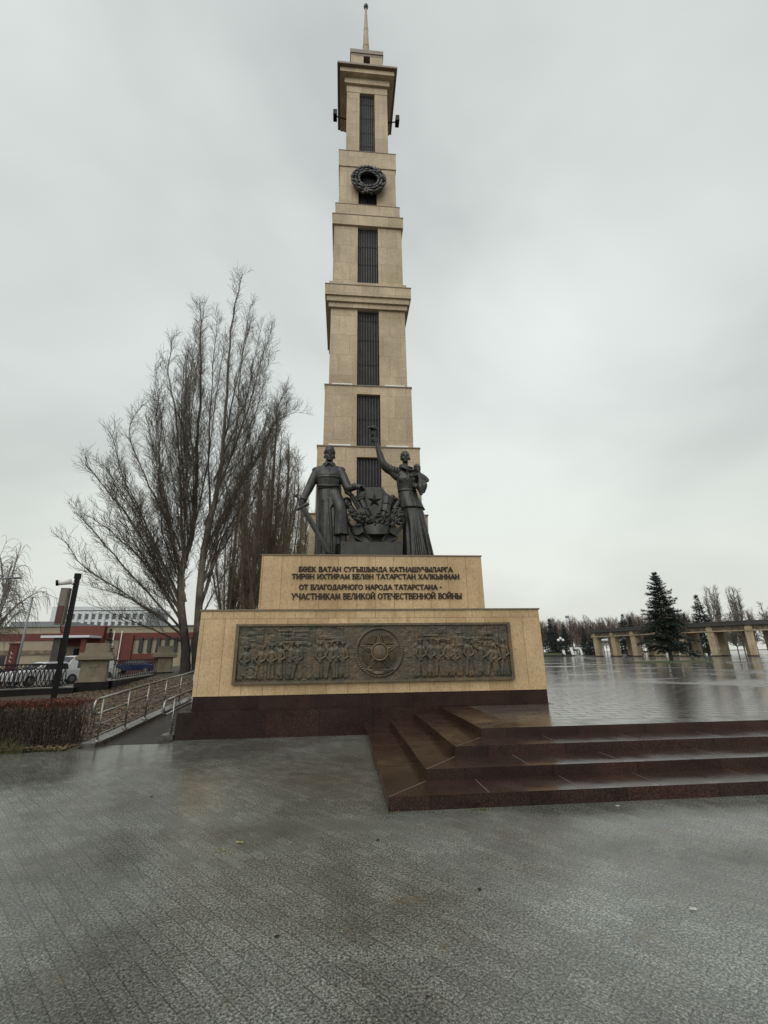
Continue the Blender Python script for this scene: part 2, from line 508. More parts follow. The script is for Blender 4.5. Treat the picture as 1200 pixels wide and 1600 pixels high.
def tube(bm, P, rad, n=10, cap=True):
    """sweep; rad: number, list of numbers or list of (ru, rv)"""
    fr = frames(P)
    rings = []
    for i, (p, t, u, v) in enumerate(fr):
        r = rad[i] if hasattr(rad, '__len__') else rad
        ru, rv = r if hasattr(r, '__len__') else (r, r)
        rings.append([bm.verts.new(p + u * (ru * math.cos(2 * math.pi * k / n)) + v * (rv * math.sin(2 * math.pi * k / n))) for k in range(n)])
    for a, b in zip(rings, rings[1:]):
        for k in range(n):
            bm.faces.new((a[k], a[(k + 1) % n], b[(k + 1) % n], b[k]))
    if cap:
        bm.faces.new(rings[0][::-1])
        bm.faces.new(rings[-1])
    return rings


def smooth_path(P, sub=4):
    """catmull-rom through the points"""
    P = [Vector(p) for p in P]
    out = []
    for i in range(len(P) - 1):
        p0, p1, p2, p3 = P[max(i - 1, 0)], P[i], P[i + 1], P[min(i + 2, len(P) - 1)]
        for k in range(sub):
            t = k / sub
            out.append(0.5 * ((2 * p1) + (p2 - p0) * t + (2 * p0 - 5 * p1 + 4 * p2 - p3) * t * t + (3 * p1 - p0 - 3 * p2 + p3) * t ** 3))
    out.append(P[-1])
    return out


def ball(bm, c, r, seg=14, rot=None):
    r = r if hasattr(r, '__len__') else (r, r, r)
    mt = Matrix.Translation(c) @ (rot.to_4x4() if rot is not None else Matrix()) @ Matrix.Diagonal((*r, 1))
    bmesh.ops.create_uvsphere(bm, u_segments=seg, v_segments=max(6, seg // 2 + 2), radius=1.0, matrix=mt)


def rings_loft(bm, rs, n=40):
    """rs: (cx, cy, z, rx, ry, fold_amp, fold_n, phase)"""
    rows = []
    for q in rs:
        cx, cy, z, rx, ry = q[:5]
        fa, fn, ph = (q[5:] + (0, 0, 0))[:3] if len(q) < 8 else q[5:8]
        row = []
        for k in range(n):
            a = 2 * math.pi * k / n
            f = 1 + fa * (math.sin(fn * a + ph) + 0.5 * math.sin((fn * 2 - 3) * a + ph * 1.7))
            row.append(bm.verts.new((cx + rx * f * math.cos(a), cy + ry * f * math.sin(a), z)))
        rows.append(row)
    for a, b in zip(rows, rows[1:]):
        for k in range(n):
            bm.faces.new((a[k], a[(k + 1) % n], b[(k + 1) % n], b[k]))
    bm.faces.new(rows[0][::-1])
    bm.faces.new(rows[-1])


def prism(bm, pts, y0, y1, inset=0.0):
    """polygon in x-z extruded from y0 (front) to y1; front face may be inset"""
    cx = sum(p[0] for p in pts) / len(pts); cz = sum(p[1] for p in pts) / len(pts)
    f = [bm.verts.new((cx + (p[0] - cx) * (1 - inset), y0, cz + (p[1] - cz) * (1 - inset))) for p in pts]
    b = [bm.verts.new((p[0], y1, p[1])) for p in pts]
    n = len(pts)
    for k in range(n):
        bm.faces.new((f[k], f[(k + 1) % n], b[(k + 1) % n], b[k]))
    bm.faces.new(f[::-1]); bm.faces.new(b)
    bmesh.ops.recalc_face_normals(bm, faces=bm.faces)


def sculpt(bm, voxel, it=3):
    """fuse overlapping lofts into one continuous skin"""
    bmesh.ops.recalc_face_normals(bm, faces=bm.faces)
    me = bpy.data.meshes.new('raw')
    bm.to_mesh(me); bm.free()
    o = bpy.data.objects.new('raw', me)
    COL.objects.link(o)
    md = o.modifiers.new('r', 'REMESH'); md.mode = 'VOXEL'; md.voxel_size = voxel
    if it:
        ms = o.modifiers.new('s', 'SMOOTH'); ms.factor = 0.5; ms.iterations = it
    dg = bpy.context.evaluated_depsgraph_get()
    res = bpy.data.meshes.new_from_object(o.evaluated_get(dg))
    bpy.data.objects.remove(o)
    bpy.data.meshes.remove(me)
    res.polygons.foreach_set('use_smooth', [True] * len(res.polygons))
    return res


def copy_tree(o, parent=None):
    c = o.copy()
    COL.objects.link(c)
    if parent is not None:
        c.parent = parent
    for ch in list(o.children):
        copy_tree(ch, c)
    return c




class Tubes:
    """many thin tapered tubes in one mesh"""
    def __init__(s):
        s.V, s.F = [], []

    def add(s, P, r, n=3):
        fr = frames(P)
        base = len(s.V)
        for i, (p, t, u, v) in enumerate(fr):
            rr = r[i]
            for k in range(n):
                a = 2 * math.pi * k / n
                s.V.append(p + u * (rr * math.cos(a)) + v * (rr * math.sin(a)))
        for i in range(len(fr) - 1):
            for k in range(n):
                a = base + i * n + k; b = base + i * n + (k + 1) % n
                s.F.append((a, b, b + n, a + n))

    def obj(s, name, mat, parent=None, world=False, smooth=True):
        return pyobj(name, s.V, s.F, mat, parent, world, smooth)


def rnd(a, b):
    return random.uniform(a, b)


# ------------------------------------------------------------------ ground, paving, plaza, road
ZP = 0.5245


def sheet(name, pts, z, mat):
    bm = B()
    bm.faces.new([bm.verts.new((x, y, z)) for x, y in pts])
    o = obj(name, bm, mat)
    return tag(o, kind='structure')


sheet('ground', [(-2500, -2500), (2500, -2500), (2500, 2500), (-2500, 2500)], -0.06, M['ground'])
sheet('paving', [(-60, -60), (60, -60), (60, -0.1), (-5.5, -0.1), (-5.5, -0.55), (-5.9, -0.98), (-60, -3.2)], 0.0, M['paving'])
sheet('road', [(-300, 4.0), (-14, 7.5), (-11.3, 9.2), (-12.4, 26), (-20, 80), (-20, 140), (-300, 140)], -0.012, M['road'])
bm = B()
for pts in ([(2.05, -2.66), (420, -2.66), (420, 520), (2.05, 520)], [(-4.75, 7.9), (2.05, 7.9), (2.05, 520), (-20, 520), (-20, 40)]):
    bm.faces.new([bm.verts.new((x, y, ZP - 0.004)) for x, y in pts])
tag(obj('plaza', bm, M['plaza']), kind='structure')

# leaf covered bank between the pavement, the ramp and the fence wall
bm = B()
NX, NY = 36, 40
rows = []
for j in range(NY + 1):
    y = -0.97 + 31 * (j / NY) ** 1.4
    row = []
    for i in range(NX + 1):
        xl = -40 if y < 6 else (-16 if y < 9 else -13.2)
        x = -5.78 + (xl + 5.78) * (i / NX) ** 1.3
        zz = 0.015 + 0.037 * (y + 0.97) + 0.03 * mnoise.noise((x * 0.8, y * 0.8, 3.1))
        yy = y if j else y + (x + 5.9) * 0.065
        if j == 0: zz = -0.01
        row.append(bm.verts.new((x, yy, max(zz, -0.01))))
    rows.append(row)
for a, b in zip(rows, rows[1:]):
    for k in range(NX):
        bm.faces.new((a[k + 1], a[k], b[k], b[k + 1]))
tag(obj('leafy_bank', bm, M['soil'], smooth=True), kind='structure')


def bank_z(x, y):
    return 0.015 + 0.037 * (y + 0.97) + 0.03 * mnoise.noise((x * 0.8, y * 0.8, 3.1))


# access ramp rising beside the plinth
bm = B()
prof = [(-0.5, 0.004), (0.2, 0.03), (9.0, ZP), (13.0, ZP)]
for (ya, za), (yb, zb) in zip(prof, prof[1:]):
    f = [bm.verts.new(p) for p in ((-5.53, ya, za), (-4.24, ya, za), (-4.24, yb, zb), (-5.53, yb, zb))]
    bm.faces.new(f)
tag(obj('ramp', bm, M['ramp']), kind='structure')

t = thing('ramp_kerb', 'low wet granite kerb carrying the long handrail beside the ramp', 'kerb', (-5.65, -0.7, 0))
bm = B()
pr = [(-0.7, 0.0), (0.0, 0.105), (0.6, 0.14), (9.0, 0.60), (13, 0.62)]
v = []
pr = [(-0.72, 0.075), (0.1, 0.105), (9.0, 0.60), (13.0, 0.62)]
L = [[bm.verts.new((x, y, z)) for y, z in pr] for x in (-5.80, -5.52)]
Lb = [[bm.verts.new((x, y, -0.05)) for y, z in pr] for x in (-5.80, -5.52)]
for k in range(3):
    bm.faces.new((L[0][k], L[1][k], L[1][k + 1], L[0][k + 1]))
    bm.faces.new((L[1][k], Lb[1][k], Lb[1][k + 1], L[1][k + 1]))
    bm.faces.new((Lb[0][k], L[0][k], L[0][k + 1], Lb[0][k + 1]))
bm.faces.new((L[0][0], Lb[0][0], Lb[1][0], L[1][0]))
bmesh.ops.recalc_face_normals(bm, faces=bm.faces)
obj('kerb_stone', bm, M['kerb'], t, world=True)

# ------------------------------------------------------------------ steps
t = thing('granite_steps', 'brown polished granite steps, wet, wrapping round a corner up to the plaza', 'steps', (0, -3, 0))
SX = [-0.2426, 0.2948, 0.8308, 1.4019]
SY = [-5.1369, -4.5441, -3.8965, -3.2718]
SZ = [0, 0.1418, 0.2688, 0.3948, ZP]
XR = 420
for i in range(4):
    bm = B()
    if i < 3:
        box(bm, SX[i], XR, SY[i], -0.15, SZ[i] - (0.06 if i else 0), SZ[i + 1])
    else:
        z0, z1 = SZ[3] - 0.06, SZ[4]
        pts = [(SX[3], SY[3]), (XR, SY[3]), (XR, -2.66), (2.05, -2.66), (2.05, -0.15), (SX[3], -0.15)]
        lo = [bm.verts.new((x, y, z0)) for x, y in pts]
        hi = [bm.verts.new((x, y, z1)) for x, y in pts]
        bm.faces.new(hi); bm.faces.new(lo[::-1])
        for k in range(6):
            bm.faces.new((lo[k], lo[(k + 1) % 6], hi[(k + 1) % 6], hi[k]))
    es = [e for e in bm.edges if len(e.link_faces) == 2 and e.calc_face_angle(0) > 0.5]
    bmesh.ops.bevel(bm, geom=es, offset=0.007, segments=1, affect='EDGES', clamp_overlap=True)
    nb = len(bm.faces)
    # slab joints: mitre at the corner, then cross joints along each tread
    nx = SX[i + 1] if i < 3 else 2.05
    ny = SY[i + 1] if i < 3 else -2.66
    zt = SZ[i + 1] + 0.002

    def line(x0, y0, x1, y1, w=0.008):
        d = Vector((x1 - x0, y1 - y0, 0)).normalized() * w
        n = Vector((-d.y, d.x, 0))
        bm.faces.new([bm.verts.new(p) for p in (Vector((x0, y0, zt)) - n, Vector((x1, y1, zt)) - n, Vector((x1, y1, zt)) + n, Vector((x0, y0, zt)) + n)])
    line(SX[i] + 0.01, SY[i] + 0.01, nx - 0.005, ny - 0.005)
    x = SX[i] + 1.15 + 0.2 * i
    while x < 14:
        line(x, SY[i] + 0.01, x, ny - 0.005, 0.005)
        x += rnd(0.9, 1.5)
    y = SY[i] + 1.5 + 0.25 * i
    while y < -0.4:
        line(SX[i] + 0.01, y, nx - 0.005, y, 0.005)
        y += rnd(1.0, 1.5)
    bm.faces.ensure_lookup_table()
    for fc in bm.faces[nb:]: fc.material_index = 1
    obj('step', bm, [M['granite_step'], M['joint']], t, world=True)

# ------------------------------------------------------------------ plinth
YC = 4.1117
W1, W2, S2 = 4.0224, 2.821, 0.431
Z1B, Z1T, Z2T = 0.818, 2.683, 4.09
pl = thing('memorial_plinth', 'two tier tan limestone plinth with dark bronze relief and raised lettering', 'plinth', (0, 3.0, 0))
bm = B()
box(bm, -4.23, W1 + 0.03, -0.207, 7.6, -0.05, ZP)
obj('ledge', bm, M['granite'], pl, world=True, bevel=0.012)
bm = B()
box(bm, -W1 + 0.012, W1 - 0.012, 0.012, 7.2, ZP - 0.02, Z1B)
obj('base_course', bm, M['granite'], pl, world=True)
bm = B()
box(bm, -W1, W1, 0, 7.22, Z1B, Z1T - 0.035)
obj('lower_tier', bm, M['stone'], pl, world=True, bevel=0.006)
bm = B()
box(bm, -W1 - 0.025, W1 + 0.025, -0.025, 7.245, Z1T - 0.035, Z1T)
obj('coping', bm, M['coping'], pl, world=True, bevel=0.004)
bm = B()
box(bm, -W2, W2, S2, 7.0, Z1T - 0.01, Z2T - 0.03)
obj('upper_tier', bm, M['stone'], pl, world=True, bevel=0.006)
bm = B()
box(bm, -W2 - 0.02, W2 + 0.02, S2 - 0.02, 7.02, Z2T - 0.03, Z2T)
obj('coping', bm, M['coping'], pl, world=True, bevel=0.004)

# raised lettering
LINES = [("БӨЕК ВАТАН СУГЫШЫНДА КАТНАШУЧЫЛАРГА", -1.90, 2.04, 3.712, 0.125),
         ("ТИРӘН ИХТИРАМ БЕЛӘН ТАТАРСТАН ХАЛКЫННАН", -2.06, 2.21, 3.528, 0.125),
         ("ОТ БЛАГОДАРНОГО НАРОДА ТАТАРСТАНА -", -1.87, 1.74, 3.262, 0.125),
         ("УЧАСТНИКАМ ВЕЛИКОЙ ОТЕЧЕСТВЕННОЙ ВОЙНЫ", -2.04, 2.24, 3.035, 0.145)]
# slab-serif capitals as strokes on a unit-high letter: (x0, y0, x1, y1, heavy) bars, 'o' arcs (cx, cy, rx, ry, a0, a1), 's' serif feet (x, y)
SERIF = {
    'А': (0.86, [(0.06, 0, 0.40, 1, 0), (0.44, 1, 0.80, 0, 1), (0.20, 0.32, 0.64, 0.32, 0)], [(0.06, 0), (0.80, 0)]),
    'Б': (0.74, [(0.16, 0, 0.16, 1, 1), (0.16, 0.97, 0.66, 0.97, 0), (0.66, 0.98, 0.66, 0.80, 0), (0.16, 0.03, 0.42, 0.03, 0), (0.16, 0.56, 0.42, 0.56, 0), ('o', 0.42, 0.295, 0.24, 0.265, -90, 90)], [(0.14, 0), (0.14, 1)]),
    'В': (0.74, [(0.16, 0, 0.16, 1, 1), (0.16, 0.97, 0.40, 0.97, 0), (0.16, 0.03, 0.42, 0.03, 0), (0.16, 0.52, 0.42, 0.52, 0), ('o', 0.42, 0.275, 0.24, 0.245, -90, 90), ('o', 0.40, 0.745, 0.20, 0.225, -90, 90)], [(0.14, 0), (0.14, 1)]),
    'Г': (0.66, [(0.16, 0, 0.16, 1, 1), (0.16, 0.97, 0.60, 0.97, 0), (0.60, 0.99, 0.60, 0.78, 0)], [(0.16, 0), (0.14, 1)]),
    'Д': (0.86, [(0.10, 0.06, 0.78, 0.06, 0), (0.10, 0.08, 0.10, -0.14, 0), (0.78, 0.08, 0.78, -0.14, 0), (0.22, 0.06, 0.36, 0.97, 0), (0.66, 0.06, 0.66, 1, 1), (0.30, 0.97, 0.72, 0.97, 0)], []),
    'Е': (0.70, [(0.16, 0, 0.16, 1, 1), (0.16, 0.97, 0.60, 0.97, 0), (0.60, 0.99, 0.60, 0.80, 0), (0.16, 0.03, 0.62, 0.03, 0), (0.62, 0.01, 0.62, 0.22, 0), (0.16, 0.52, 0.50, 0.52, 0), (0.50, 0.40, 0.50, 0.64, 0)], [(0.14, 0), (0.14, 1)]),
    'И': (0.88, [(0.16, 0, 0.16, 1, 1), (0.72, 0, 0.72, 1, 1), (0.18, 0.06, 0.70, 0.94, 0)], [(0.16, 0), (0.16, 1), (0.72, 0), (0.72, 1)]),
    'К': (0.84, [(0.16, 0, 0.16, 1, 1), (0.22, 0.45, 0.66, 1, 0), (0.36, 0.58, 0.72, 0, 1)], [(0.16, 0), (0.16, 1), (0.66, 1), (0.74, 0)]),
    'Л': (0.82, [(0.10, 0.03, 0.28, 0.97, 0), (0.66, 0, 0.66, 1, 1), (0.24, 0.97, 0.70, 0.97, 0)], [(0.10, 0), (0.66, 0)]),
    'М': (1.00, [(0.14, 0, 0.18, 1, 0), (0.18, 1, 0.50, 0.10, 1), (0.50, 0.10, 0.82, 1, 0), (0.82, 1, 0.86, 0, 1)], [(0.14, 0), (0.86, 0)]),
    'Н': (0.88, [(0.16, 0, 0.16, 1, 1), (0.72, 0, 0.72, 1, 1), (0.16, 0.51, 0.72, 0.51, 0)], [(0.16, 0), (0.16, 1), (0.72, 0), (0.72, 1)]),
    'О': (0.90, [('o', 0.45, 0.5, 0.345, 0.47, 0, 360)], []),
    'Р': (0.72, [(0.16, 0, 0.16, 1, 1), (0.16, 0.97, 0.40, 0.97, 0), (0.16, 0.45, 0.40, 0.45, 0), ('o', 0.40, 0.71, 0.24, 0.26, -90, 90)], [(0.16, 0), (0.14, 1)]),
    'С': (0.82, [('o', 0.46, 0.5, 0.345, 0.47, 45, 315), (0.70, 0.72, 0.70, 0.96, 0)], []),
    'Т': (0.80, [(0.40, 0, 0.40, 1, 1), (0.06, 0.97, 0.74, 0.97, 0), (0.07, 0.99, 0.07, 0.78, 0), (0.73, 0.99, 0.73, 0.78, 0)], [(0.40, 0)]),
    'У': (0.80, [(0.10, 1, 0.42, 0.34, 1), (0.70, 1, 0.34, 0.08, 0), (0.34, 0.08, 0.14, 0.03, 0)], [(0.10, 1), (0.70, 1)]),
    'Х': (0.84, [(0.12, 1, 0.72, 0, 1), (0.72, 1, 0.12, 0, 0)], [(0.12, 0), (0.72, 0), (0.12, 1), (0.72, 1)]),
    'Ч': (0.82, [(0.66, 0, 0.66, 1, 1), (0.14, 1, 0.14, 0.62, 1), (0.14, 0.60, 0.32, 0.46, 0), (0.32, 0.46, 0.66, 0.50, 0)], [(0.66, 0), (0.66, 1), (0.14, 1)]),
    'Ш': (1.14, [(0.16, 0, 0.16, 1, 1), (0.57, 0, 0.57, 1, 1), (0.98, 0, 0.98, 1, 1), (0.10, 0.03, 1.04, 0.03, 0)], [(0.16, 1), (0.57, 1), (0.98, 1)]),
    'Ы': (1.00, [(0.16, 0, 0.16, 1, 1), (0.16, 0.54, 0.38, 0.54, 0), (0.16, 0.03, 0.38, 0.03, 0), ('o', 0.38, 0.285, 0.20, 0.255, -90, 90), (0.84, 0, 0.84, 1, 1)], [(0.16, 0), (0.16, 1), (0.84, 0), (0.84, 1)]),
    'Ә': (0.84, [('o', 0.42, 0.5, 0.335, 0.47, -180, 150), (0.10, 0.50, 0.74, 0.50, 0)], []),
    '-': (0.5, [(0.08, 0.46, 0.42, 0.46, 1)], []),
}
SERIF['Ө'] = (0.90, SERIF['О'][1] + [(0.12, 0.5, 0.78, 0.5, 0)], [])
SERIF['Й'] = (0.88, SERIF['И'][1] + [('o', 0.44, 1.26, 0.15, 0.13, 190, 350)], SERIF['И'][2])
for txt, xa, xb, zc, hh in LINES:
    bm = B()
    adv = [SERIF[c][0] if c != ' ' else 0.42 for c in txt]
    k_ = (xb - xa) / sum(adv)
    x = 0.0
    q_ = 0

    def bar(x0, y0, x1, y1, w):
        """one raised stroke; every stroke stands a hair proud of the last"""
        global q_
        a = Vector((xa + (x + x0) * k_, 0, zc - hh / 2 + y0 * hh)); b = Vector((xa + (x + x1) * k_, 0, zc - hh / 2 + y1 * hh))
        d = (b - a).normalized(); n = Vector((-d.z, 0, d.x)) * w / 2
        q_ = (q_ + 1) % 9
        yf = S2 - 0.022 - 0.0009 * q_
        f = [bm.verts.new((p.x, yf, p.z)) for p in (a - n, b - n, b + n, a + n)]
        r = [bm.verts.new((p.x, S2 - 0.001, p.z)) for p in (a - n, b - n, b + n, a + n)]
        bm.faces.new(f)
        for e in range(4): bm.faces.new((f[e], r[e], r[(e + 1) % 4], f[(e + 1) % 4]))
    for c, ad_ in zip(txt, adv):
        if c != ' ':
            _, strokes, feet = SERIF[c]
            for st_ in strokes:
                if st_[0] == 'o':
                    _, cx_, cy_, rx_, ry_, a0, a1 = st_
                    n_ = max(6, int(abs(a1 - a0) / 24))
                    for e in range(n_):
                        u, v = R(a0 + (a1 - a0) * e / n_), R(a0 + (a1 - a0) * (e + 1) / n_)
                        w = 0.016 + 0.012 * abs(math.cos((u + v) / 2))
                        bar(cx_ + rx_ * math.cos(u), cy_ + ry_ * math.sin(u), cx_ + rx_ * math.cos(v), cy_ + ry_ * math.sin(v), w)
                else:
                    bar(*st_[:4], 0.030 if st_[4] else 0.017)
            for fx, fy in feet:
                yy = 0.035 if fy == 0 else 0.965
                bar(fx - 0.14, yy, fx + 0.14, yy, 0.011)
        x += ad_
    bmesh.ops.recalc_face_normals(bm, faces=bm.faces)
    obj('lettering', bm, M['letter'], pl, world=True)

# ---- bronze relief: a real height field with figures in low relief
GX, GZ = 470, 100
PX0, PX1, PZ0, PZ1 = -3.12, 3.17, 1.10, 2.295
xs = np.linspace(PX0, PX1, GX); zs = np.linspace(PZ0, PZ1, GZ)
XX, ZZ = np.meshgrid(xs, zs)
H = np.zeros_like(XX)


def vnoise(sx, sz, seed):
    g = np.random.default_rng(seed).random((int((PZ1 - PZ0) * sz) + 3, int((PX1 - PX0) * sx) + 3))
    u = (XX - PX0) * sx; v = (ZZ - PZ0) * sz
    i, j = u.astype(int), v.astype(int)
    fu, fv = u - i, v - j
    fu = fu * fu * (3 - 2 * fu); fv = fv * fv * (3 - 2 * fv)
    return (g[j, i] * (1 - fu) + g[j, i + 1] * fu) * (1 - fv) + (g[j + 1, i] * (1 - fu) + g[j + 1, i + 1] * fu) * fv


H += 0.012 * vnoise(4, 5, 1) + 0.008 * vnoise(11, 12, 2) + 0.005 * vnoise(26, 24, 3)


def capsule(x0, z0, x1, z1, ra, rb, h):
    """raised rounded limb"""
    global H
    dx, dz = x1 - x0, z1 - z0
    L2 = dx * dx + dz * dz + 1e-9
    t_ = np.clip(((XX - x0) * dx + (ZZ - z0) * dz) / L2, 0, 1)
    d = np.hypot(XX - x0 - t_ * dx, ZZ - z0 - t_ * dz)
    r = ra + (rb - ra) * t_
    q = np.clip(1 - (d / r) ** 2, 0, 1)
    H = np.maximum(H, np.where(d < r, 0.014 + 0.95 * h * np.sqrt(q), 0))


def block(x0, x1, z0, z1, h):
    global H
    m = (XX > x0) & (XX < x1) & (ZZ > z0) & (ZZ < z1)
    H[m] += h


rr = random.Random(5)
for k in range(46):                                   # roofs, windows, works buildings behind the people
    x = rr.uniform(PX0, PX1 - 0.3)
    if -0.75 < x < 0.75: continue
    z = rr.uniform(1.75, 2.2)
    w, h = rr.uniform(0.05, 0.38), rr.uniform(0.02, 0.22)
    block(x, x + w, z, min(z + h, 2.26), rr.choice([0.010, 0.014, -0.008, 0.018]))
for x in (-2.05, -1.45, -0.80, 0.86, 0.95, 1.62, 2.0, 2.32, 2.62, 2.9, -2.6):
    block(x, x + 0.035, 1.55, 2.27, 0.016)
block(-2.15, -1.55, 1.86, 2.2, 0.02)
for z in (1.86, 1.95, 2.04, 2.12): block(-2.1, -1.6, z, z + 0.02, -0.012)


def figure(x, h, coat, lean=0.0, arm=0, zf=1.15):
    hd = h * 0.064
    zt = zf + h
    xt = x + lean
    if coat:
        capsule(x - 0.01, zf + 0.12, x, zf + h * 0.42, 0.088, 0.066, 0.045)
        capsule(x - 0.045, zf + 0.02, x - 0.04, zf + 0.16, 0.028, 0.034, 0.032)
        capsule(x + 0.045, zf + 0.02, x + 0.04, zf + 0.16, 0.028, 0.034, 0.032)
    else:
        s = rr.uniform(0.03, 0.09)
        capsule(x - s, zf + 0.02, x - 0.03, zf + h * 0.48, 0.030, 0.050, 0.042)
        capsule(x + s, zf + 0.02, x + 0.03, zf + h * 0.48, 0.030, 0.050, 0.036)
    capsule(x, zf + h * 0.46, xt * 0.7 + x * 0.3, zf + h * 0.74, 0.064, 0.082, 0.058)
    capsule(xt, zt - hd * 1.25, xt + 0.004, zt - hd * 0.75, hd * 0.86, hd * 0.92, 0.052)
    capsule(xt, zt - hd * 2.3, xt, zt - hd * 1.6, hd * 0.6, hd * 0.6, 0.035)
    if rr.random() < 0.6: capsule(xt - hd, zt - hd * 0.35, xt + hd, zt - hd * 0.3, hd * 0.35, hd * 0.35, 0.06)
    sgn = 1 if arm > 0 else -1
    capsule(xt + 0.07, zf + h * 0.76, x + 0.11, zf + h * 0.58, 0.032, 0.028, 0.062)
    capsule(x + 0.11, zf + h * 0.58, x + 0.04, zf + h * 0.52, 0.028, 0.022, 0.068)
    if arm:
        capsule(xt + sgn * 0.07, zf + h * 0.77, xt + sgn * 0.17, zf + h * 0.86, 0.032, 0.026, 0.058)
        capsule(xt + sgn * 0.17, zf + h * 0.86, xt + sgn * 0.21, zf + h * 0.98, 0.026, 0.02, 0.052)
    else:
        capsule(xt - 0.07, zf + h * 0.76, x - 0.11, zf + h * 0.60, 0.032, 0.028, 0.058)
        capsule(x - 0.11, zf + h * 0.60, x - 0.06, zf + h * 0.50, 0.028, 0.022, 0.058)


for k in range(30):                                   # the crowd behind, shallower
    x = PX0 + 0.12 + k * 0.207 + rr.uniform(-0.04, 0.04)
    if abs(x - 0.08) < 0.72: continue
    z = 1.16 + rr.uniform(0.60, 0.78)
    capsule(x, 1.2, x, z - 0.12, 0.07, 0.075, 0.022)
    capsule(x, z - 0.03, x + 0.004, z, 0.042, 0.045, 0.030)
for a in ((-2.95, 0.70, 1, 0.03, 0), (-2.62, 0.70, 0, 0.06, 0), (-2.36, 0.74, 0, 0, 0), (-2.17, 0.78, 1, 0, 1), (-1.94, 0.80, 1, 0.02, -1),
          (-1.79, 0.76, 0, 0, 0), (-1.27, 0.80, 0, 0, 0), (-1.04, 0.80, 0, 0.02, 0), (-0.92, 0.82, 0, 0.03, 0), (-0.76, 0.78, 1, 0, 0),
          (1.04, 0.82, 0, 0, 0), (1.28, 0.84, 1, 0.01, 0), (1.46, 0.82, 0, 0, 0), (1.69, 0.82, 1, 0.01, 0), (1.85, 0.72, 1, -0.03, 0),
          (2.18, 0.84, 0, 0, 0), (2.48, 0.76, 1, 0, -1), (2.71, 0.68, 0, 0.04, 0), (2.83, 0.66, 1, 0, 0), (3.03, 0.82, 0, 0, -1)):
    figure(*a)
for k in range(40):                                   # gun wheel at the far left
    a0 = 2 * math.pi * k / 40; a1 = a0 + 2 * math.pi / 40
    capsule(-2.80 + 0.12 * math.cos(a0), 1.30 + 0.12 * math.sin(a0), -2.80 + 0.12 * math.cos(a1), 1.30 + 0.12 * math.sin(a1), 0.018, 0.018, 0.03)
for k in range(8):
    a0 = math.pi * k / 4
    capsule(-2.80, 1.30, -2.80 + 0.12 * math.cos(a0), 1.30 + 0.12 * math.sin(a0), 0.013, 0.010, 0.022)
# wreath roundel round the order, filled at the base
MC = (0.08, 1.705)
rad = np.hypot(XX - MC[0], ZZ - MC[1])
ang = np.arctan2(ZZ - MC[1], XX - MC[0])
H = H + 0.006 * (vnoise(38, 36, 21) - 0.5) + 0.003 * (vnoise(60, 60, 22) - 0.5) - 0.004 * np.clip(vnoise(9, 2.2, 23) - 0.55, 0, 1) * 4
ring = (rad > 0.495) & (rad < 0.56)
H = np.where(ring, 0.026 + 0.009 * np.sin(ang * 60 + rad * 70) + 0.008 * np.cos((rad - 0.53) * 50), H)
H = np.where(rad < 0.495, 0.004 + 0.006 * vnoise(14, 14, 9), H)
seg = (rad < 0.495) & (ZZ < MC[1] - 0.37)
H = np.where(seg, 0.030 + 0.05 * vnoise(9, 9, 12), H)
YF = -0.028
V = np.stack([XX.ravel(), (YF - H).ravel(), ZZ.ravel()], 1)
idx = np.arange(GX * GZ).reshape(GZ, GX)
F = np.stack([idx[:-1, :-1], idx[:-1, 1:], idx[1:, 1:], idx[1:, :-1]], -1).reshape(-1, 4).tolist()
rel = pyobj('relief_panel', V.tolist(), F, M['relief'], pl, world=True, smooth=True)
tag(rel, 'dark patinated bronze relief of workers and soldiers')
bm = B()
box(bm, -3.19, 3.24, -0.085, 0.02, 2.295, 2.345)
box(bm, -3.19, 3.24, -0.085, 0.02, 1.05, 1.10)
box(bm, -3.19, -3.12, -0.083, 0.02, 1.10, 2.295)
box(bm, 3.17, 3.24, -0.083, 0.02, 1.10, 2.295)
obj('panel_frame', bm, M['relief'], rel, world=True, bevel=0.008)
# the five pointed order star
bm = B()
cy = YF - 0.03
pts = []
for k in range(10):
    a = math.pi / 2 + k * math.pi / 5
    r = 0.465 if k % 2 == 0 else 0.140
    pts.append((MC[0] + r * math.cos(a), MC[1] + r * math.sin(a)))
cv = bm.verts.new((MC[0], cy - 0.085, MC[1]))
ov = [bm.verts.new((x, cy - (0.012 if k % 2 == 0 else 0.02), z)) for k, (x, z) in enumerate(pts)]
for k in range(10):
    bm.faces.new((cv, ov[(k + 1) % 10], ov[k]))
for k in range(5):                                    # edging of every arm
    for j in (1, -1):
        a = pts[2 * k]; b = pts[(2 * k + j) % 10]
        tube(bm, [(a[0], cy - 0.02, a[1]), (b[0], cy - 0.035, b[1])], 0.011, 6)
for k in range(5):                                    # rays between the arms
    ac = math.pi / 2 + math.pi / 5 + k * 2 * math.pi / 5
    for j in range(-7, 8):
        a = ac + j * 0.078
        r1 = 0.425 - 0.006 * abs(j)
        r0 = 0.185 + 0.026 * abs(j)
        tube(bm, [(MC[0] + r0 * math.cos(a), cy - 0.015, MC[1] + r0 * math.sin(a)), (MC[0] + r1 * math.cos(a), cy - 0.012, MC[1] + r1 * math.sin(a))], 0.013, 5)
        for q in range(int((r1 - r0) / 0.034)):
            ball(bm, (MC[0] + (r0 + 0.034 * (q + 0.6)) * math.cos(a), cy - 0.026, MC[1] + (r0 + 0.034 * (q + 0.6)) * math.sin(a)), (0.014, 0.016, 0.014), 6)
tube(bm, [(MC[0] + 0.185 * math.cos(2 * math.pi * k / 32), cy - 0.085, MC[1] + 0.185 * math.sin(2 * math.pi * k / 32)) for k in range(33)], 0.018, 8, cap=False)
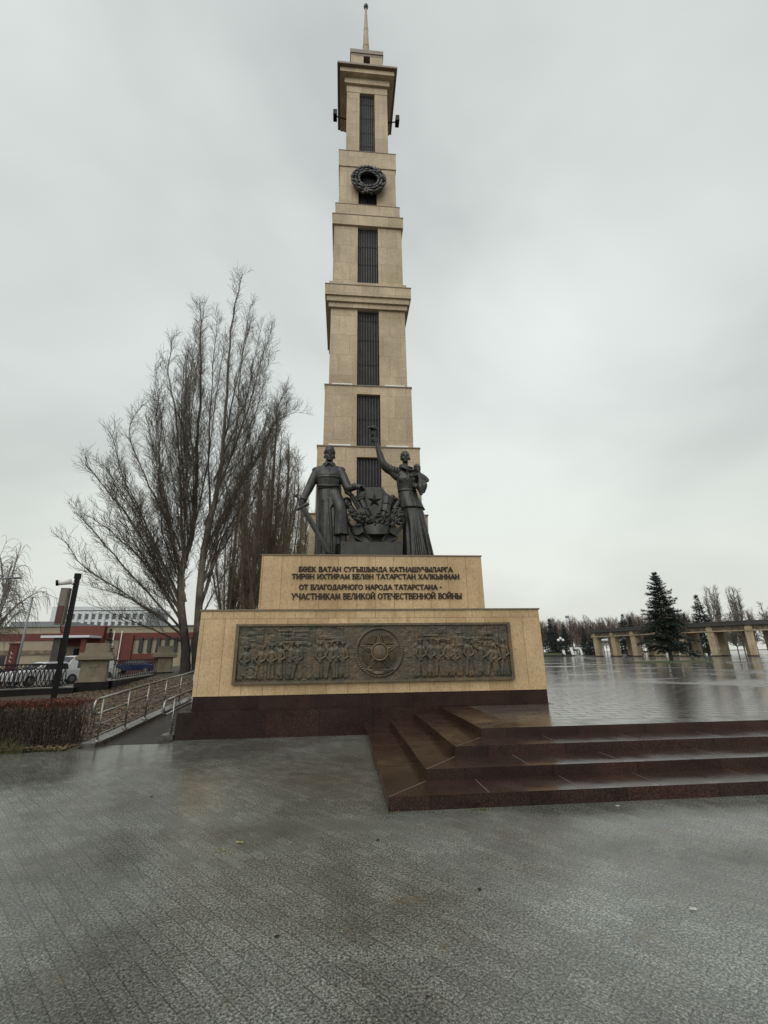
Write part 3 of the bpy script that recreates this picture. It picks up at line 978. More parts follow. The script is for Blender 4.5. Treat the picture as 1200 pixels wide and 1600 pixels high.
ball(bm, (MC[0], cy - 0.06, MC[1]), (0.17, 0.035, 0.17), 24)
box(bm, MC[0] - 0.022, MC[0] + 0.022, cy - 0.102, cy - 0.06, MC[1] - 0.06, MC[1] + 0.07, top=(0.016, 0.004))
obj('order_star', bm, M['relief'], rel, world=True)

# ------------------------------------------------------------------ tower
tw = thing('memorial_tower', 'tall stepped tan stone tower with dark ribbed strips, wreath and spire', 'tower', (0, YC, Z2T))
NB = [0]


def tier(name, w, z0, z1, mat='stone_tower', bev=0.012):
    bm = B()
    box(bm, -w, w, YC - w, YC + w, z0, z1)
    return obj(name, bm, M[mat], tw, world=True, bevel=bev)


def cap(w, z, th=0.045, out=0.03):
    bm = B()
    box(bm, -w - out, w + out, YC - w - out, YC + w + out, z - th, z)
    return obj('coping', bm, M['coping'], tw, world=True, bevel=0.006)


def recessed(name, w, z0, z1, zp0, zp1, hw, side=True):
    """square storey with an upright recess in the middle of each face, holding dark ribbed metal"""
    dp = 0.16
    bm = B()
    bx = w - dp
    box(bm, -bx, bx, YC - bx, YC + bx, z0, z1)
    for sx in (-1, 1):
        for sy in (-1, 1):
            x0, x1 = sorted((sx * hw, sx * w))
            y0, y1 = sorted((YC + sy * hw, YC + sy * w))
            box(bm, x0, x1, y0, y1, z0, z1)
    if zp1 < z1 - 0.01:
        for sy in (-1, 1):
            y0, y1 = sorted((YC + sy * (bx - 0.02), YC + sy * w))
            box(bm, -hw, hw, y0, y1, zp1, z1)
            x0, x1 = sorted((sy * (bx - 0.02), sy * w))
            box(bm, x0, x1, YC - hw, YC + hw, zp1, z1)
    if zp0 > z0 + 0.01:
        for sy in (-1, 1):
            y0, y1 = sorted((YC + sy * (bx - 0.02), YC + sy * w))
            box(bm, -hw, hw, y0, y1, z0, zp0)
            x0, x1 = sorted((sy * (bx - 0.02), sy * w))
            box(bm, x0, x1, YC - hw, YC + hw, z0, zp0)
    obj(name, bm, M['stone_tower'], tw, world=True)
    for f in range(4):                                # corrugated dark sheet with overlapping courses
        bm = B()
        n = 8
        cs = []
        zz = [zp0]
        while zz[-1] < zp1 - 0.3:
            zz.append(min(zz[-1] + rnd(0.85, 1.15), zp1))
        zz[-1] = zp1
        for (za, zb) in zip(zz, zz[1:]):
            prof = []
            for k in range(n * 6 + 1):
                u = k / (n * 6)
                x = -hw + 0.004 + u * (2 * hw - 0.008)
                s = (0.5 - 0.5 * math.cos(2 * math.pi * u * n))
                prof.append((x, 0.028 + 0.050 * s ** 0.7))
            lo = [bm.verts.new((x, -(bx + d + 0.006), za)) for x, d in prof]
            hi = [bm.verts.new((x, -(bx + d - 0.008), zb)) for x, d in prof]
            bk = [bm.verts.new((x, -bx + 0.004, zb)) for x, d in prof]
            for k in range(len(prof) - 1):
                bm.faces.new((lo[k], lo[k + 1], hi[k + 1], hi[k]))
                bm.faces.new((hi[k], hi[k + 1], bk[k + 1], bk[k]))
        bmesh.ops.rotate(bm, cent=(0, 0, 0), matrix=Matrix.Rotation(f * math.pi / 2, 3, 'Z'), verts=bm.verts)
        bmesh.ops.translate(bm, vec=(0, YC, 0), verts=bm.verts)
        obj('ribbed_panel', bm, M['bronze_black'], tw, world=True)


tier('base_block', 1.823, Z2T - 0.02, 5.75); cap(1.823, 5.785, 0.035, 0.025)
recessed('storey', 1.680, 5.785, 8.12, 5.80, 7.77, 0.40); cap(1.680, 8.159, 0.04, 0.025)
recessed('storey', 1.505, 8.159, 10.55, 8.19, 10.24, 0.405); cap(1.505, 10.587, 0.04, 0.025)
recessed('storey', 1.385, 10.587, 13.95, 10.60, 13.93, 0.40)
for w, z0, z1 in ((1.470, 13.945, 14.155), (1.545, 14.155, 14.385), (1.609, 14.385, 14.865)):
    tier('cornice', w, z0, z1)
cap(1.609, 14.885, 0.035, 0.015)
tier('band', 1.47, 14.86, 15.14)
recessed('storey', 1.356, 15.0, 18.095, 15.16, 18.08, 0.405)
tier('cornice', 1.430, 18.09, 18.62); cap(1.430, 18.647, 0.03, 0.015)
tier('band', 1.322, 18.64, 19.33); cap(1.322, 19.36, 0.03, 0.012)
recessed('storey', 1.200, 19.36, 21.66, 19.37, 21.60, 0.385)
tier('band', 1.238, 21.655, 22.59); cap(1.238, 22.615, 0.03, 0.014)
recessed('storey', 0.950, 22.6, 26.98, 22.62, 26.96, 0.352)
for w, z0, z1 in ((0.965, 26.975, 27.45), (1.067, 27.45, 27.85), (1.283, 27.85, 28.16)):
    tier('cornice', w, z0, z1)
cap(1.36, 28.275, 0.12, 0.06)
# attic, slab and spire
bm = B()
for sx in (-1, 1):
    for sy in (-1, 1):
        x0, x1 = sorted((sx * 0.16, sx * 0.79)); y0, y1 = sorted((YC + sy * 0.16, YC + sy * 0.79))
        box(bm, x0, x1, y0, y1, 28.27, 30.08)
box(bm, -0.55, 0.55, YC - 0.55, YC + 0.55, 28.27, 30.07)
obj('attic', bm, M['stone_tower'], tw, world=True)
bm = B()
box(bm, -0.80, 0.80, YC - 0.80, YC + 0.80, 30.08, 30.24)
box(bm, -0.83, 0.83, YC - 0.83, YC + 0.83, 30.24, 30.52)
obj('attic_slab', bm, M['coping'], tw, world=True, bevel=0.02)
bm = B()
tube(bm, [(0, YC, 30.5), (0, YC, 32.4), (0, YC, 33.9), (0, YC, 35.9)], [0.215, 0.165, 0.12, 0.045], 8)
for z, r in ((32.4, 0.178), (33.9, 0.132)):
    tube(bm, [(0, YC, z - 0.04), (0, YC, z + 0.04)], r, 8)
sp = obj('spire', bm, M['stone_tower'], tw, world=True)
bm = B()
ball(bm, (0, YC, 36.02), (0.13, 0.13, 0.19), 14)
obj('finial', bm, M['bronze'], sp, world=True, smooth=True)
# flood lights on the flanks
for sx in (-1, 1):
    bm = B()
    tube(bm, [(sx * 0.9, YC - 0.2, 26.3), (sx * 1.43, YC - 0.3, 26.3)], 0.03, 6)
    box(bm, sx * 1.50 - 0.09, sx * 1.50 + 0.09, YC - 0.5, YC - 0.15, 26.15, 26.48)
    obj('floodlight', bm, M['black'], tw, world=True, bevel=0.03)
# strip lights on the set-backs
for x0, x1, y, z in ((-1.27, -0.56, YC - 1.46, 10.587), (0.56, 1.28, YC - 1.46, 10.587), (-1.33, -0.60, YC - 1.62, 8.159), (0.58, 1.32, YC - 1.62, 8.159),
                     (-1.3, -0.45, YC - 1.52, 14.885), (0.45, 1.3, YC - 1.52, 14.885)):
    bm = B()
    box(bm, x0, x1, y, y + 0.07, z, z + 0.085)
    obj('strip_light', bm, M['white'], tw, world=True, bevel=0.01)
# laurel wreath
bm = B()
WC = Vector((0.03, YC - 1.20 - 0.16, 20.62))
tube(bm, [WC + Vector((0.56 * math.cos(a), 0, 0.56 * math.sin(a))) for a in [2 * math.pi * k / 40 for k in range(41)]], 0.14, 8, cap=False)
rw = random.Random(3)
for k in range(64):
    for ring_r, tilt in ((0.42, -0.5), (0.55, 0.0), (0.68, 0.55)):
        a = 2 * math.pi * (k + rw.random() * 0.5) / 64 + math.pi / 2
        up_ = 1 if math.cos(a) > 0 else -1            # leaves run up both sides
        d = a + up_ * (math.pi / 2 - tilt * 0.8)
        rot = Matrix.Rotation(-d, 3, 'Y') @ Matrix.Rotation(rw.uniform(-0.5, 0.5), 3, 'X')
        ball(bm, WC + Vector((ring_r * math.cos(a), -0.09 - rw.random() * 0.07, ring_r * math.sin(a))), (0.125, 0.035, 0.055), 6, rot)
for k in range(7):
    a = math.pi / 2 + (k - 3) * 0.17
    rot = Matrix.Rotation(-a, 3, 'Y')
    ball(bm, WC + Vector((0.72 * math.cos(a), -0.10, 0.72 * math.sin(a))), (0.16, 0.03, 0.06), 8, rot)
for s in (-1, 1):                                      # ribbon bindings
    for q in (0.15, 2.6):
        a = q if s > 0 else math.pi - q
    for a in ((0.12, 0.75) if s > 0 else (math.pi - 0.12, math.pi - 0.75)):
        rot = Matrix.Rotation(-a, 3, 'Y')
        ball(bm, WC + Vector((0.58 * math.cos(a), -0.10, 0.58 * math.sin(a))), (0.19, 0.12, 0.05), 8, rot)
for k in range(16):
    ball(bm, WC + Vector((rw.uniform(-0.22, 0.22), -0.1 - rw.random() * 0.08, -0.62 - rw.random() * 0.22)), (0.10, 0.05, 0.06), 7, Matrix.Rotation(rw.uniform(0, 3), 3, 'Y'))
wr = obj('wreath', bm, M['bronze'], tw, world=True, smooth=True)
bm = B()
tube(bm, [WC + Vector((0, 0.05, 0)), WC + Vector((0, 0.10, 0))], 0.52, 28)
for k in range(7):
    x = (k - 3) * 0.11
    tube(bm, [WC + Vector((x, 0.045, -0.36)), WC + Vector((x, 0.045, 0.36))], 0.03, 6)
obj('backing', bm, M['iron'], wr, world=True)


# ------------------------------------------------------------------ bronze soldier
def put(bm, f):
    return f


def head_parts(bm, c, s=1.0, jaw=1.0, turn=0.0):
    """head with brow, nose, mouth, chin and ears, looking to -y; c = centre of the skull"""
    rt = Matrix.Rotation(turn, 3, 'Z')

    def P(x, y, z): return Vector(c) + rt @ (Vector((x, y, z)) * s)
    ball(bm, P(0, 0.02, 0.04), (0.128 * s, 0.165 * s, 0.165 * s), 18, rt)
    ball(bm, P(0, -0.045, -0.075), (0.098 * s * jaw, 0.115 * s, 0.125 * s), 16, rt)
    ball(bm, P(0, -0.125, -0.155), (0.045 * s, 0.035 * s, 0.036 * s), 10, rt)
    tube(bm, [P(-0.085, -0.105, 0.035), P(-0.04, -0.145, 0.04), P(0, -0.147, 0.035), P(0.04, -0.145, 0.04), P(0.085, -0.105, 0.035)], 0.024 * s, 8)
    tube(bm, [P(0, -0.150, 0.03), P(0, -0.178, -0.025), P(0, -0.188, -0.055)], [0.016 * s, 0.021 * s, 0.027 * s], 8)
    ball(bm, P(-0.062, -0.115, -0.055), (0.035 * s, 0.03 * s, 0.04 * s), 10, rt)
    ball(bm, P(0.062, -0.115, -0.055), (0.035 * s, 0.03 * s, 0.04 * s), 10, rt)
    tube(bm, [P(-0.042, -0.138, -0.105), P(0, -0.153, -0.102), P(0.042, -0.138, -0.105)], 0.016 * s, 8)
    for sx in (-1, 1):
        ball(bm, P(sx * 0.132, 0.02, -0.03), (0.022 * s, 0.038 * s, 0.055 * s), 10, rt)
        ball(bm, P(sx * 0.045, -0.128, 0.005), (0.022 * s, 0.018 * s, 0.016 * s), 8, rt)


def fist(bm, wrist, palm, along, across, s=1.0, curl=1.0):
    """palm with four separate fingers closing round an axis and a thumb from its side"""
    wrist, palm = Vector(wrist), Vector(palm)
    along, across = Vector(along).normalized(), Vector(across).normalized()
    fr = (palm - wrist).normalized()
    tube(bm, [wrist, wrist.lerp(palm, 0.6), palm + fr * 0.03 * s], [0.05 * s, (0.05 * s, 0.065 * s), (0.045 * s, 0.07 * s)], 12)
    for k in range(4):
        o = palm + along * ((k - 1.5) * 0.040 * s) + fr * 0.02 * s
        L = (0.9, 1.05, 1.0, 0.8)[k]
        p1 = o + fr * 0.065 * s * L
        p2 = p1 + (across * 0.06 * curl + fr * 0.02) * s * L
        p3 = p2 + (across * 0.02 - fr * 0.05 * curl) * s * L
        tube(bm, [o, p1, p2, p3], [0.022 * s, 0.021 * s, 0.019 * s, 0.015 * s], 8)
    b = palm - along * 0.06 * s - fr * 0.02 * s
    tube(bm, [b, b - along * 0.025 * s + (fr * 0.05 + across * 0.04) * s, b + (fr * 0.09 + across * 0.08) * s], [0.025 * s, 0.023 * s, 0.017 * s], 8)


SO = Vector((-1.22, 1.30, Z2T))
so = thing('soldier_statue', 'dark bronze soldier in long greatcoat lowering a sword, left figure above the lettering', 'statue', SO)
bm = B()
# greatcoat: skirt with folds, waist, chest, shoulders
rings_loft(bm, [(0.05, 0.02, 0.02, 0.40, 0.33, 0.045, 9, 0.3), (0.07, 0.01, 0.45, 0.42, 0.34, 0.045, 9, 0.5), (0.09, 0.0, 0.95, 0.42, 0.34, 0.04, 9, 0.7),
                (0.065, 0.0, 1.35, 0.395, 0.32, 0.03, 9, 0.9), (0.02, 0.0, 1.72, 0.345, 0.275, 0.015, 9, 1.1), (-0.01, 0.0, 2.03, 0.295, 0.225, 0.004, 9, 1.2),
                (-0.015, 0.0, 2.16, 0.290, 0.220)], 72)
rings_loft(bm, [(-0.015, 0.0, 2.05, 0.285, 0.215), (-0.02, -0.005, 2.14, 0.325, 0.235, 0.02, 11, 0), (-0.02, -0.015, 2.35, 0.350, 0.262, 0.008, 7, 0), (-0.02, -0.02, 2.50, 0.365, 0.262),
                (-0.02, 0.0, 2.64, 0.375, 0.225), (-0.02, 0.01, 2.75, 0.345, 0.175), (-0.02, 0.015, 2.83, 0.24, 0.14), (-0.02, 0.015, 2.90, 0.135, 0.12)], 56)
tube(bm, [(-0.305 * math.cos(a) - 0.015, 0.233 * math.sin(a), 2.09) for a in [2 * math.pi * k / 36 for k in range(37)]], (0.022), 8, cap=False)      # belt
tube(bm, [(-0.305 * math.cos(a) - 0.015, 0.233 * math.sin(a), 2.13) for a in [2 * math.pi * k / 36 for k in range(37)]], (0.022), 8, cap=False)
box(bm, -0.06, 0.03, -0.262, -0.20, 2.075, 2.15)
# front edge of the coat and chest seam
tube(bm, [(-0.015, -0.225, 2.05), (0.02, -0.29, 1.7), (0.06, -0.345, 1.2), (0.10, -0.365, 0.7), (0.13, -0.36, 0.1)], [0.018, 0.024, 0.028, 0.030, 0.03], 8)
tube(bm, [(-0.02, -0.245, 2.17), (-0.02, -0.285, 2.45), (-0.02, -0.235, 2.68)], 0.014, 8)
for z in (2.24, 2.36, 2.48, 2.60):
    ball(bm, (0.02, -0.283 + abs(z - 2.45) * 0.18, z), 0.017, 8)
tube(bm, [(-0.36, -0.14, 2.42), (-0.2, -0.262, 2.40), (0.0, -0.292, 2.405), (0.18, -0.268, 2.40), (0.32, -0.16, 2.42)], 0.013, 8)
tube(bm, [(-0.345, -0.12, 2.17), (-0.18, -0.24, 2.13), (0, -0.262, 2.12), (0.16, -0.24, 2.13), (0.31, -0.12, 2.17)], 0.026, 8)
# bent left leg pushing the coat forward, hem and folds running from the hip
tube(bm, smooth_path([(0.14, -0.06, 1.95), (0.27, -0.25, 1.62), (0.335, -0.36, 1.42), (0.36, -0.33, 1.12), (0.385, -0.30, 0.66)]), [0.20, 0.20, 0.19, 0.19, 0.18, 0.175, 0.17, 0.165, 0.165, 0.17, 0.175, 0.18, 0.185, 0.19, 0.20, 0.205, 0.21], 18)
for q in range(5):
    z = 1.80 - q * 0.065
    tube(bm, smooth_path([(0.34, -0.06 - q * 0.01, z + 0.12), (0.26, -0.26 - q * 0.02, z + 0.06), (0.12, -0.30 - q * 0.01, z + 0.015), (0.02 - q * 0.01, -0.30, z - 0.10 - q * 0.04)], 3), 0.019, 6)
for q in range(5):
    x = 0.22 + q * 0.075
    tube(bm, [(x - 0.02, -0.50 + abs(q - 2) * 0.035, 1.25), (x - 0.01, -0.515 + abs(q - 2) * 0.045, 0.95), (x, -0.52 + abs(q - 2) * 0.05, 0.66)], [0.012, 0.022, 0.03], 6)
for q in range(0, 7, 2):
    x = -0.30 + q * 0.065
    tube(bm, [(x * 0.8, -0.24 - 0.02 * (3 - abs(q - 3)), 1.75), (x, -0.28 - 0.022 * (3 - abs(q - 3)), 1.0), (x * 1.08, -0.265 - 0.022 * (3 - abs(q - 3)), 0.1)], [0.008, 0.014, 0.020], 6)
# inner layer of the coat below the front hem, and the boots
tube(bm, [(0.28, -0.12, 0.9), (0.30, -0.10, 0.42)], [(0.19, 0.22), (0.20, 0.24)], 16)
tube(bm, [(0.40, -0.27, 0.75), (0.42, -0.26, 0.50), (0.42, -0.27, 0.40)], [0.11, 0.095, 0.09], 14)
tube(bm, [(0.41, -0.20, 0.37), (0.43, -0.36, 0.36), (0.455, -0.52, 0.345)], [(0.085, 0.085), (0.09, 0.07), (0.06, 0.045)], 12)
tube(bm, [(-0.12, -0.22, 0.07), (-0.15, -0.42, 0.055)], [(0.10, 0.09), (0.08, 0.06)], 12)
# cape behind
rings_loft(bm, [(0.0, 0.27, 0.02, 0.37, 0.10, 0.08, 7, 0), (0.0, 0.25, 1.2, 0.36, 0.09, 0.05, 7, 0.4), (-0.01, 0.20, 2.1, 0.36, 0.08, 0.03, 7, 0.6), (-0.02, 0.12, 2.74, 0.33, 0.08)], 48)
# sword arm: shoulder - elbow - wrist
tube(bm, smooth_path([(-0.33, 0.0, 2.66), (-0.42, 0.0, 2.52), (-0.55, -0.03, 2.18), (-0.60, -0.10, 2.02), (-0.69, -0.22, 1.74)], 4), [0.135, 0.14, 0.14, 0.138, 0.136, 0.132, 0.13, 0.128, 0.126, 0.125, 0.124, 0.122, 0.118, 0.112, 0.106, 0.10, 0.098], 16)
tube(bm, [(-0.675, -0.20, 1.78), (-0.715, -0.25, 1.66)], [0.112, 0.108], 14)
fist(bm, (-0.715, -0.25, 1.68), (-0.74, -0.28, 1.56), (0.45, -0.1, -0.85), (0.5, -0.6, 0.2), 1.25)
ball(bm, (-0.37, 0.0, 2.69), (0.15, 0.135, 0.10), 14)
# other arm: reaches across to rest a fist on the shield
tube(bm, smooth_path([(0.28, 0.0, 2.68), (0.38, -0.02, 2.52), (0.50, -0.10, 2.20), (0.565, -0.16, 2.09), (0.72, -0.25, 2.10)], 4), [0.135, 0.14, 0.14, 0.138, 0.136, 0.134, 0.132, 0.132, 0.13, 0.13, 0.128, 0.12, 0.115, 0.11, 0.105, 0.10, 0.098], 16)
tube(bm, [(0.47, -0.08, 2.22), (0.53, -0.12, 1.98), (0.62, -0.15, 1.86)], [0.10, 0.085, 0.03], 12)
tube(bm, [(0.69, -0.25, 2.10), (0.76, -0.27, 2.105)], [0.11, 0.105], 14)
fist(bm, (0.76, -0.27, 2.10), (0.865, -0.29, 2.09), (0, -1, 0.1), (0.2, 0, -1), 1.25)
ball(bm, (0.315, 0.0, 2.71), (0.15, 0.135, 0.10), 14)
# shoulder boards
for sx in (-1, 1):
    tube(bm, [(-0.02 + sx * 0.15, 0.0, 2.825), (-0.02 + sx * 0.40, 0.0, 2.755)], [(0.07, 0.03), (0.075, 0.03)], 8)
# neck, turn-down collar
tube(bm, [(-0.02, 0.02, 2.80), (-0.02, 0.0, 3.06)], [0.115, 0.105], 16)
for sx in (-1, 1):
    tube(bm, [(-0.02 + sx * 0.02, -0.165, 2.83), (-0.02 + sx * 0.115, -0.10, 2.88), (-0.02 + sx * 0.15, 0.03, 2.92), (-0.02 + sx * 0.05, 0.14, 2.93)], [(0.03, 0.07), (0.035, 0.07), (0.035, 0.06), (0.03, 0.05)], 10)
    tube(bm, [(-0.02 + sx * 0.03, -0.18, 2.86), (-0.02 + sx * 0.115, -0.185, 2.755)], [(0.035, 0.03), (0.02, 0.02)], 8)
head_parts(bm, (-0.015, -0.01, 3.165), 1.13, 1.06, R(6))
me = sculpt(bm, 0.0135, 3)
finish('figure', me, M['bronze'], so)
# side cap
bm = B()
rings_loft(bm, [(-0.015, 0.0, 3.225, 0.168, 0.205), (-0.015, 0.0, 3.29, 0.175, 0.212), (-0.015, 0.0, 3.295, 0.160, 0.20), (-0.015, 0.01, 3.37, 0.146, 0.185), (-0.012, 0.015, 3.435, 0.115, 0.16), (-0.005, 0.02, 3.475, 0.06, 0.11)], 32)
ball(bm, (-0.015, -0.19, 3.28), (0.03, 0.015, 0.03), 8)
me = sculpt(bm, 0.012, 2)
finish('cap', me, M['bronze'], so)
# sword: pommel, grip, guard, tapering blade to the plinth
bm = B()
g0 = Vector((-0.70, -0.40, 1.44)); tip = Vector((0.06, -0.50, 0.10))
d = (tip - g0).normalized()
sd_ = d.cross(Vector((0, 1, 0))).normalized()
nn = d.cross(sd_).normalized()
secs = []
for f, w in ((0.0, 0.078), (0.9, 0.066), (0.955, 0.05), (1.0, 0.004)):
    c_ = g0.lerp(tip, f)
    secs.append([bm.verts.new(c_ + sd_ * w), bm.verts.new(c_ + nn * 0.028), bm.verts.new(c_ - sd_ * w), bm.verts.new(c_ - nn * 0.028)])
for a, b in zip(secs, secs[1:]):
    for k in range(4):
        bm.faces.new((a[k], a[(k + 1) % 4], b[(k + 1) % 4], b[k]))
tube(bm, [g0 - sd_ * 0.19 + d * 0.01, g0, g0 + sd_ * 0.19 + d * 0.01], [0.045, 0.04, 0.045], 10)
tube(bm, [g0, g0 - d * 0.34], [0.03, 0.032], 10)
ball(bm, g0 - d * 0.37, 0.055, 12)
bmesh.ops.recalc_face_normals(bm, faces=bm.faces)
obj('sword', bm, M['bronze'], so)

# ------------------------------------------------------------------ bronze woman with child
WO = Vector((1.05, 1.30, Z2T))
wo = thing('woman_statue', 'dark bronze woman in long skirt raising a flower and carrying a child on her arm', 'statue', WO)
bm = B()
rings_loft(bm, [(0.23, 0.02, 0.02, 0.43, 0.36, 0.06, 9, 0.2), (0.225, 0.01, 0.4, 0.37, 0.33, 0.06, 9, 0.4), (0.20, 0.0, 0.9, 0.34, 0.29, 0.05, 9, 0.7),
                (0.15, 0.0, 1.4, 0.325, 0.255, 0.02, 9, 1.0), (0.08, 0.0, 1.65, 0.32, 0.25), (0.02, 0.0, 1.95, 0.28, 0.21), (0.0, 0.0, 2.1, 0.25, 0.19)], 72)
# jacket with flared basque
rings_loft(bm, [(0.14, 0.0, 1.53, 0.372, 0.305, 0.03, 6, 0.5), (0.125, 0.0, 1.56, 0.365, 0.30, 0.03, 6, 0.5), (0.07, 0.0, 1.80, 0.325, 0.255, 0.015, 6, 0.6), (0.0, 0.0, 2.06, 0.268, 0.205),
                (-0.02, -0.01, 2.22, 0.275, 0.215), (-0.025, -0.03, 2.42, 0.292, 0.245), (-0.03, -0.01, 2.58, 0.295, 0.20), (-0.03, 0.01, 2.72, 0.265, 0.15), (-0.03, 0.01, 2.80, 0.18, 0.125), (-0.03, 0.01, 2.87, 0.11, 0.11)], 56)
ball(bm, (-0.145, -0.165, 2.42), (0.14, 0.085, 0.15), 14); ball(bm, (0.09, -0.165, 2.42), (0.14, 0.085, 0.15), 14)
tube(bm, [(-0.03, -0.235, 2.68), (-0.02, -0.268, 2.45), (0.02, -0.22, 2.1), (0.08, -0.27, 1.8), (0.13, -0.31, 1.53)], 0.016, 8)
tube(bm, [(0.02, -0.25, 2.66), (0.04, -0.27, 2.4), (0.08, -0.22, 2.1), (0.15, -0.265, 1.8), (0.21, -0.30, 1.53)], 0.012, 8)
for z in (2.55, 2.35, 2.15, 1.95, 1.75):
    ball(bm, (0.02 + (2.1 - z) * 0.14, -0.265 + 0.04 * (abs(z - 2.1) < 0.15), z), 0.02, 8)
tube(bm, [(-0.27 + 0.268 * (1 - math.cos(a)), -0.215 * math.sin(a), 2.07) for a in [math.pi * k / 16 for k in range(17)]], 0.024, 8)
# skirt folds
for q in range(7):
    u = -0.9 + q * 0.3
    xa, xb = 0.16 + u * 0.27, 0.29 + u * 0.40
    tube(bm, [(xa, -0.25 * math.sqrt(max(0, 1 - u * u * 0.85)), 1.45), (0.5 * (xa + xb), -0.30 * math.sqrt(max(0, 1 - u * u * 0.85)), 0.8), (xb, -0.37 * math.sqrt(max(0, 1 - u * u * 0.85)), 0.04)], [0.010, 0.020, 0.034], 8)
tube(bm, smooth_path([(0.44, -0.05, 1.2), (0.50, -0.08, 0.6), (0.58, -0.10, 0.2), (0.70, -0.10, 0.03)], 3), [0.06, 0.07, 0.08, 0.085, 0.09, 0.09, 0.09, 0.08, 0.07, 0.04], 10)
tube(bm, [(-0.05, -0.30, 0.08), (-0.08, -0.50, 0.05)], [(0.08, 0.08), (0.06, 0.045)], 12)
# raised arm with pushed-back sleeve
tube(bm, smooth_path([(-0.20, 0.0, 2.68), (-0.36, -0.02, 2.70), (-0.54, -0.06, 2.75), (-0.69, -0.10, 2.86)], 4), [0.13, 0.14, 0.145, 0.145, 0.145, 0.143, 0.14, 0.138, 0.135, 0.132, 0.13, 0.125, 0.125], 16)
tube(bm, [(-0.24, 0, 2.45), (-0.32, -0.03, 2.52), (-0.50, -0.07, 2.68)], [0.07, 0.10, 0.09], 12)
for q in range(4):
    tube(bm, smooth_path([(-0.30 - q * 0.08, -0.16, 2.80 + q * 0.035), (-0.32 - q * 0.075, -0.175, 2.68 + q * 0.035), (-0.33 - q * 0.07, -0.12, 2.56 + q * 0.04)], 3), 0.016, 6)
tube(bm, smooth_path([(-0.64, -0.10, 2.82), (-0.73, -0.12, 2.94), (-0.82, -0.14, 3.24), (-0.90, -0.16, 3.55)], 4), [0.108, 0.11, 0.112, 0.113, 0.112, 0.108, 0.104, 0.098, 0.092, 0.084, 0.077, 0.070, 0.066], 14)
fist(bm, (-0.90, -0.16, 3.54), (-0.935, -0.18, 3.65), (0.15, -0.5, 0.85), (-0.9, -0.3, 0.2), 1.35)
# supporting arm
tube(bm, smooth_path([(0.16, 0.0, 2.68), (0.28, 0.02, 2.50), (0.40, 0.05, 2.22), (0.43, -0.05, 2.12), (0.30, -0.24, 2.13)], 4), [0.12, 0.125, 0.12, 0.12, 0.118, 0.115, 0.112, 0.11, 0.11, 0.105, 0.10, 0.095, 0.09, 0.085, 0.08, 0.075, 0.07], 14)
fist(bm, (0.30, -0.24, 2.13), (0.22, -0.27, 2.16), (0.2, 0.1, 1), (0.3, -1, 0), 1.05, 0.4)
# scarf round the shoulders
tube(bm, smooth_path([(-0.26, 0.05, 2.80), (-0.18, -0.14, 2.80), (-0.03, -0.24, 2.70), (0.12, -0.19, 2.68), (0.20, 0.03, 2.76), (-0.02, 0.17, 2.85), (-0.26, 0.05, 2.80)], 4), (0.036), 10, cap=False)
tube(bm, smooth_path([(-0.20, -0.04, 2.88), (-0.10, -0.16, 2.84), (0.03, -0.20, 2.77), (0.14, -0.08, 2.80), (0.10, 0.10, 2.88)], 4), 0.045, 10)
tube(bm, [(-0.03, 0.01, 2.80), (-0.03, -0.01, 3.05)], [0.09, 0.085], 16)
head_parts(bm, (-0.03, -0.02, 3.16), 1.02, 0.94, R(-4))
me = sculpt(bm, 0.0135, 3)
finish('figure', me, M['bronze'], wo)
bm = B()                                               # hair drawn back in a knot
ball(bm, (-0.03, 0.025, 3.215), (0.147, 0.18, 0.175), 18)
for k in range(9):
    a = -0.9 + k * 0.225
    tube(bm, smooth_path([(-0.03 + 0.12 * math.sin(a), -0.125 * math.cos(a), 3.25), (-0.03 + 0.11 * math.sin(a), -0.02, 3.372 - 0.075 * math.sin(a) ** 2), (-0.03 + 0.05 * math.sin(a), 0.14, 3.30)], 3), 0.02, 6)
ball(bm, (-0.03, 0.20, 3.20), (0.09, 0.08, 0.08), 12)
finish('hair', sculpt(bm, 0.012, 2), M['bronze'], wo)
bm = B()                                               # flower
tube(bm, [(-0.90, -0.26, 3.25), (-0.955, -0.26, 3.62), (-1.0, -0.26, 3.95)], 0.016, 6)
rf = random.Random(4)
for k in range(26):
    a, e = rf.uniform(0, 6.28), rf.uniform(-0.3, 1.2)
    dd = Vector((math.cos(a) * math.cos(e), math.sin(a) * math.cos(e), math.sin(e)))
    ball(bm, Vector((-1.01, -0.26, 3.98)) + dd * 0.075, (0.055, 0.055, 0.022), 6, dd.to_track_quat('Z', 'Y').to_matrix())
for s in (-1, 1):
    ball(bm, (-1.01 + s * 0.10, -0.26, 3.98 - s * 0.02), (0.06, 0.05, 0.045), 8)
obj('flower', bm, M['bronze'], wo)
bm = B()                                               # the child sits on her arm
c0 = Vector((0.30, -0.06, 2.77))
head_parts(bm, c0 + Vector((0.01, 0, 0.02)), 0.76, 1.12, R(20))
ball(bm, c0 + Vector((0.01, 0.02, 0.07)), (0.11, 0.125, 0.105), 14)
tube(bm, [(0.31, -0.04, 2.72), (0.34, -0.03, 2.60), (0.40, -0.03, 2.45), (0.41, -0.03, 2.26)], [0.065, 0.125, 0.14, 0.15], 14)
tube(bm, smooth_path([(0.43, -0.03, 2.60), (0.54, -0.04, 2.52), (0.605, -0.08, 2.42), (0.52, -0.16, 2.36)], 3), [0.066, 0.066, 0.063, 0.061, 0.058, 0.056, 0.053, 0.049, 0.045, 0.04], 10)
tube(bm, smooth_path([(0.28, -0.10, 2.60), (0.22, -0.20, 2.52), (0.16, -0.24, 2.50)], 3), [0.05, 0.05, 0.048, 0.045, 0.042, 0.038, 0.034], 10)
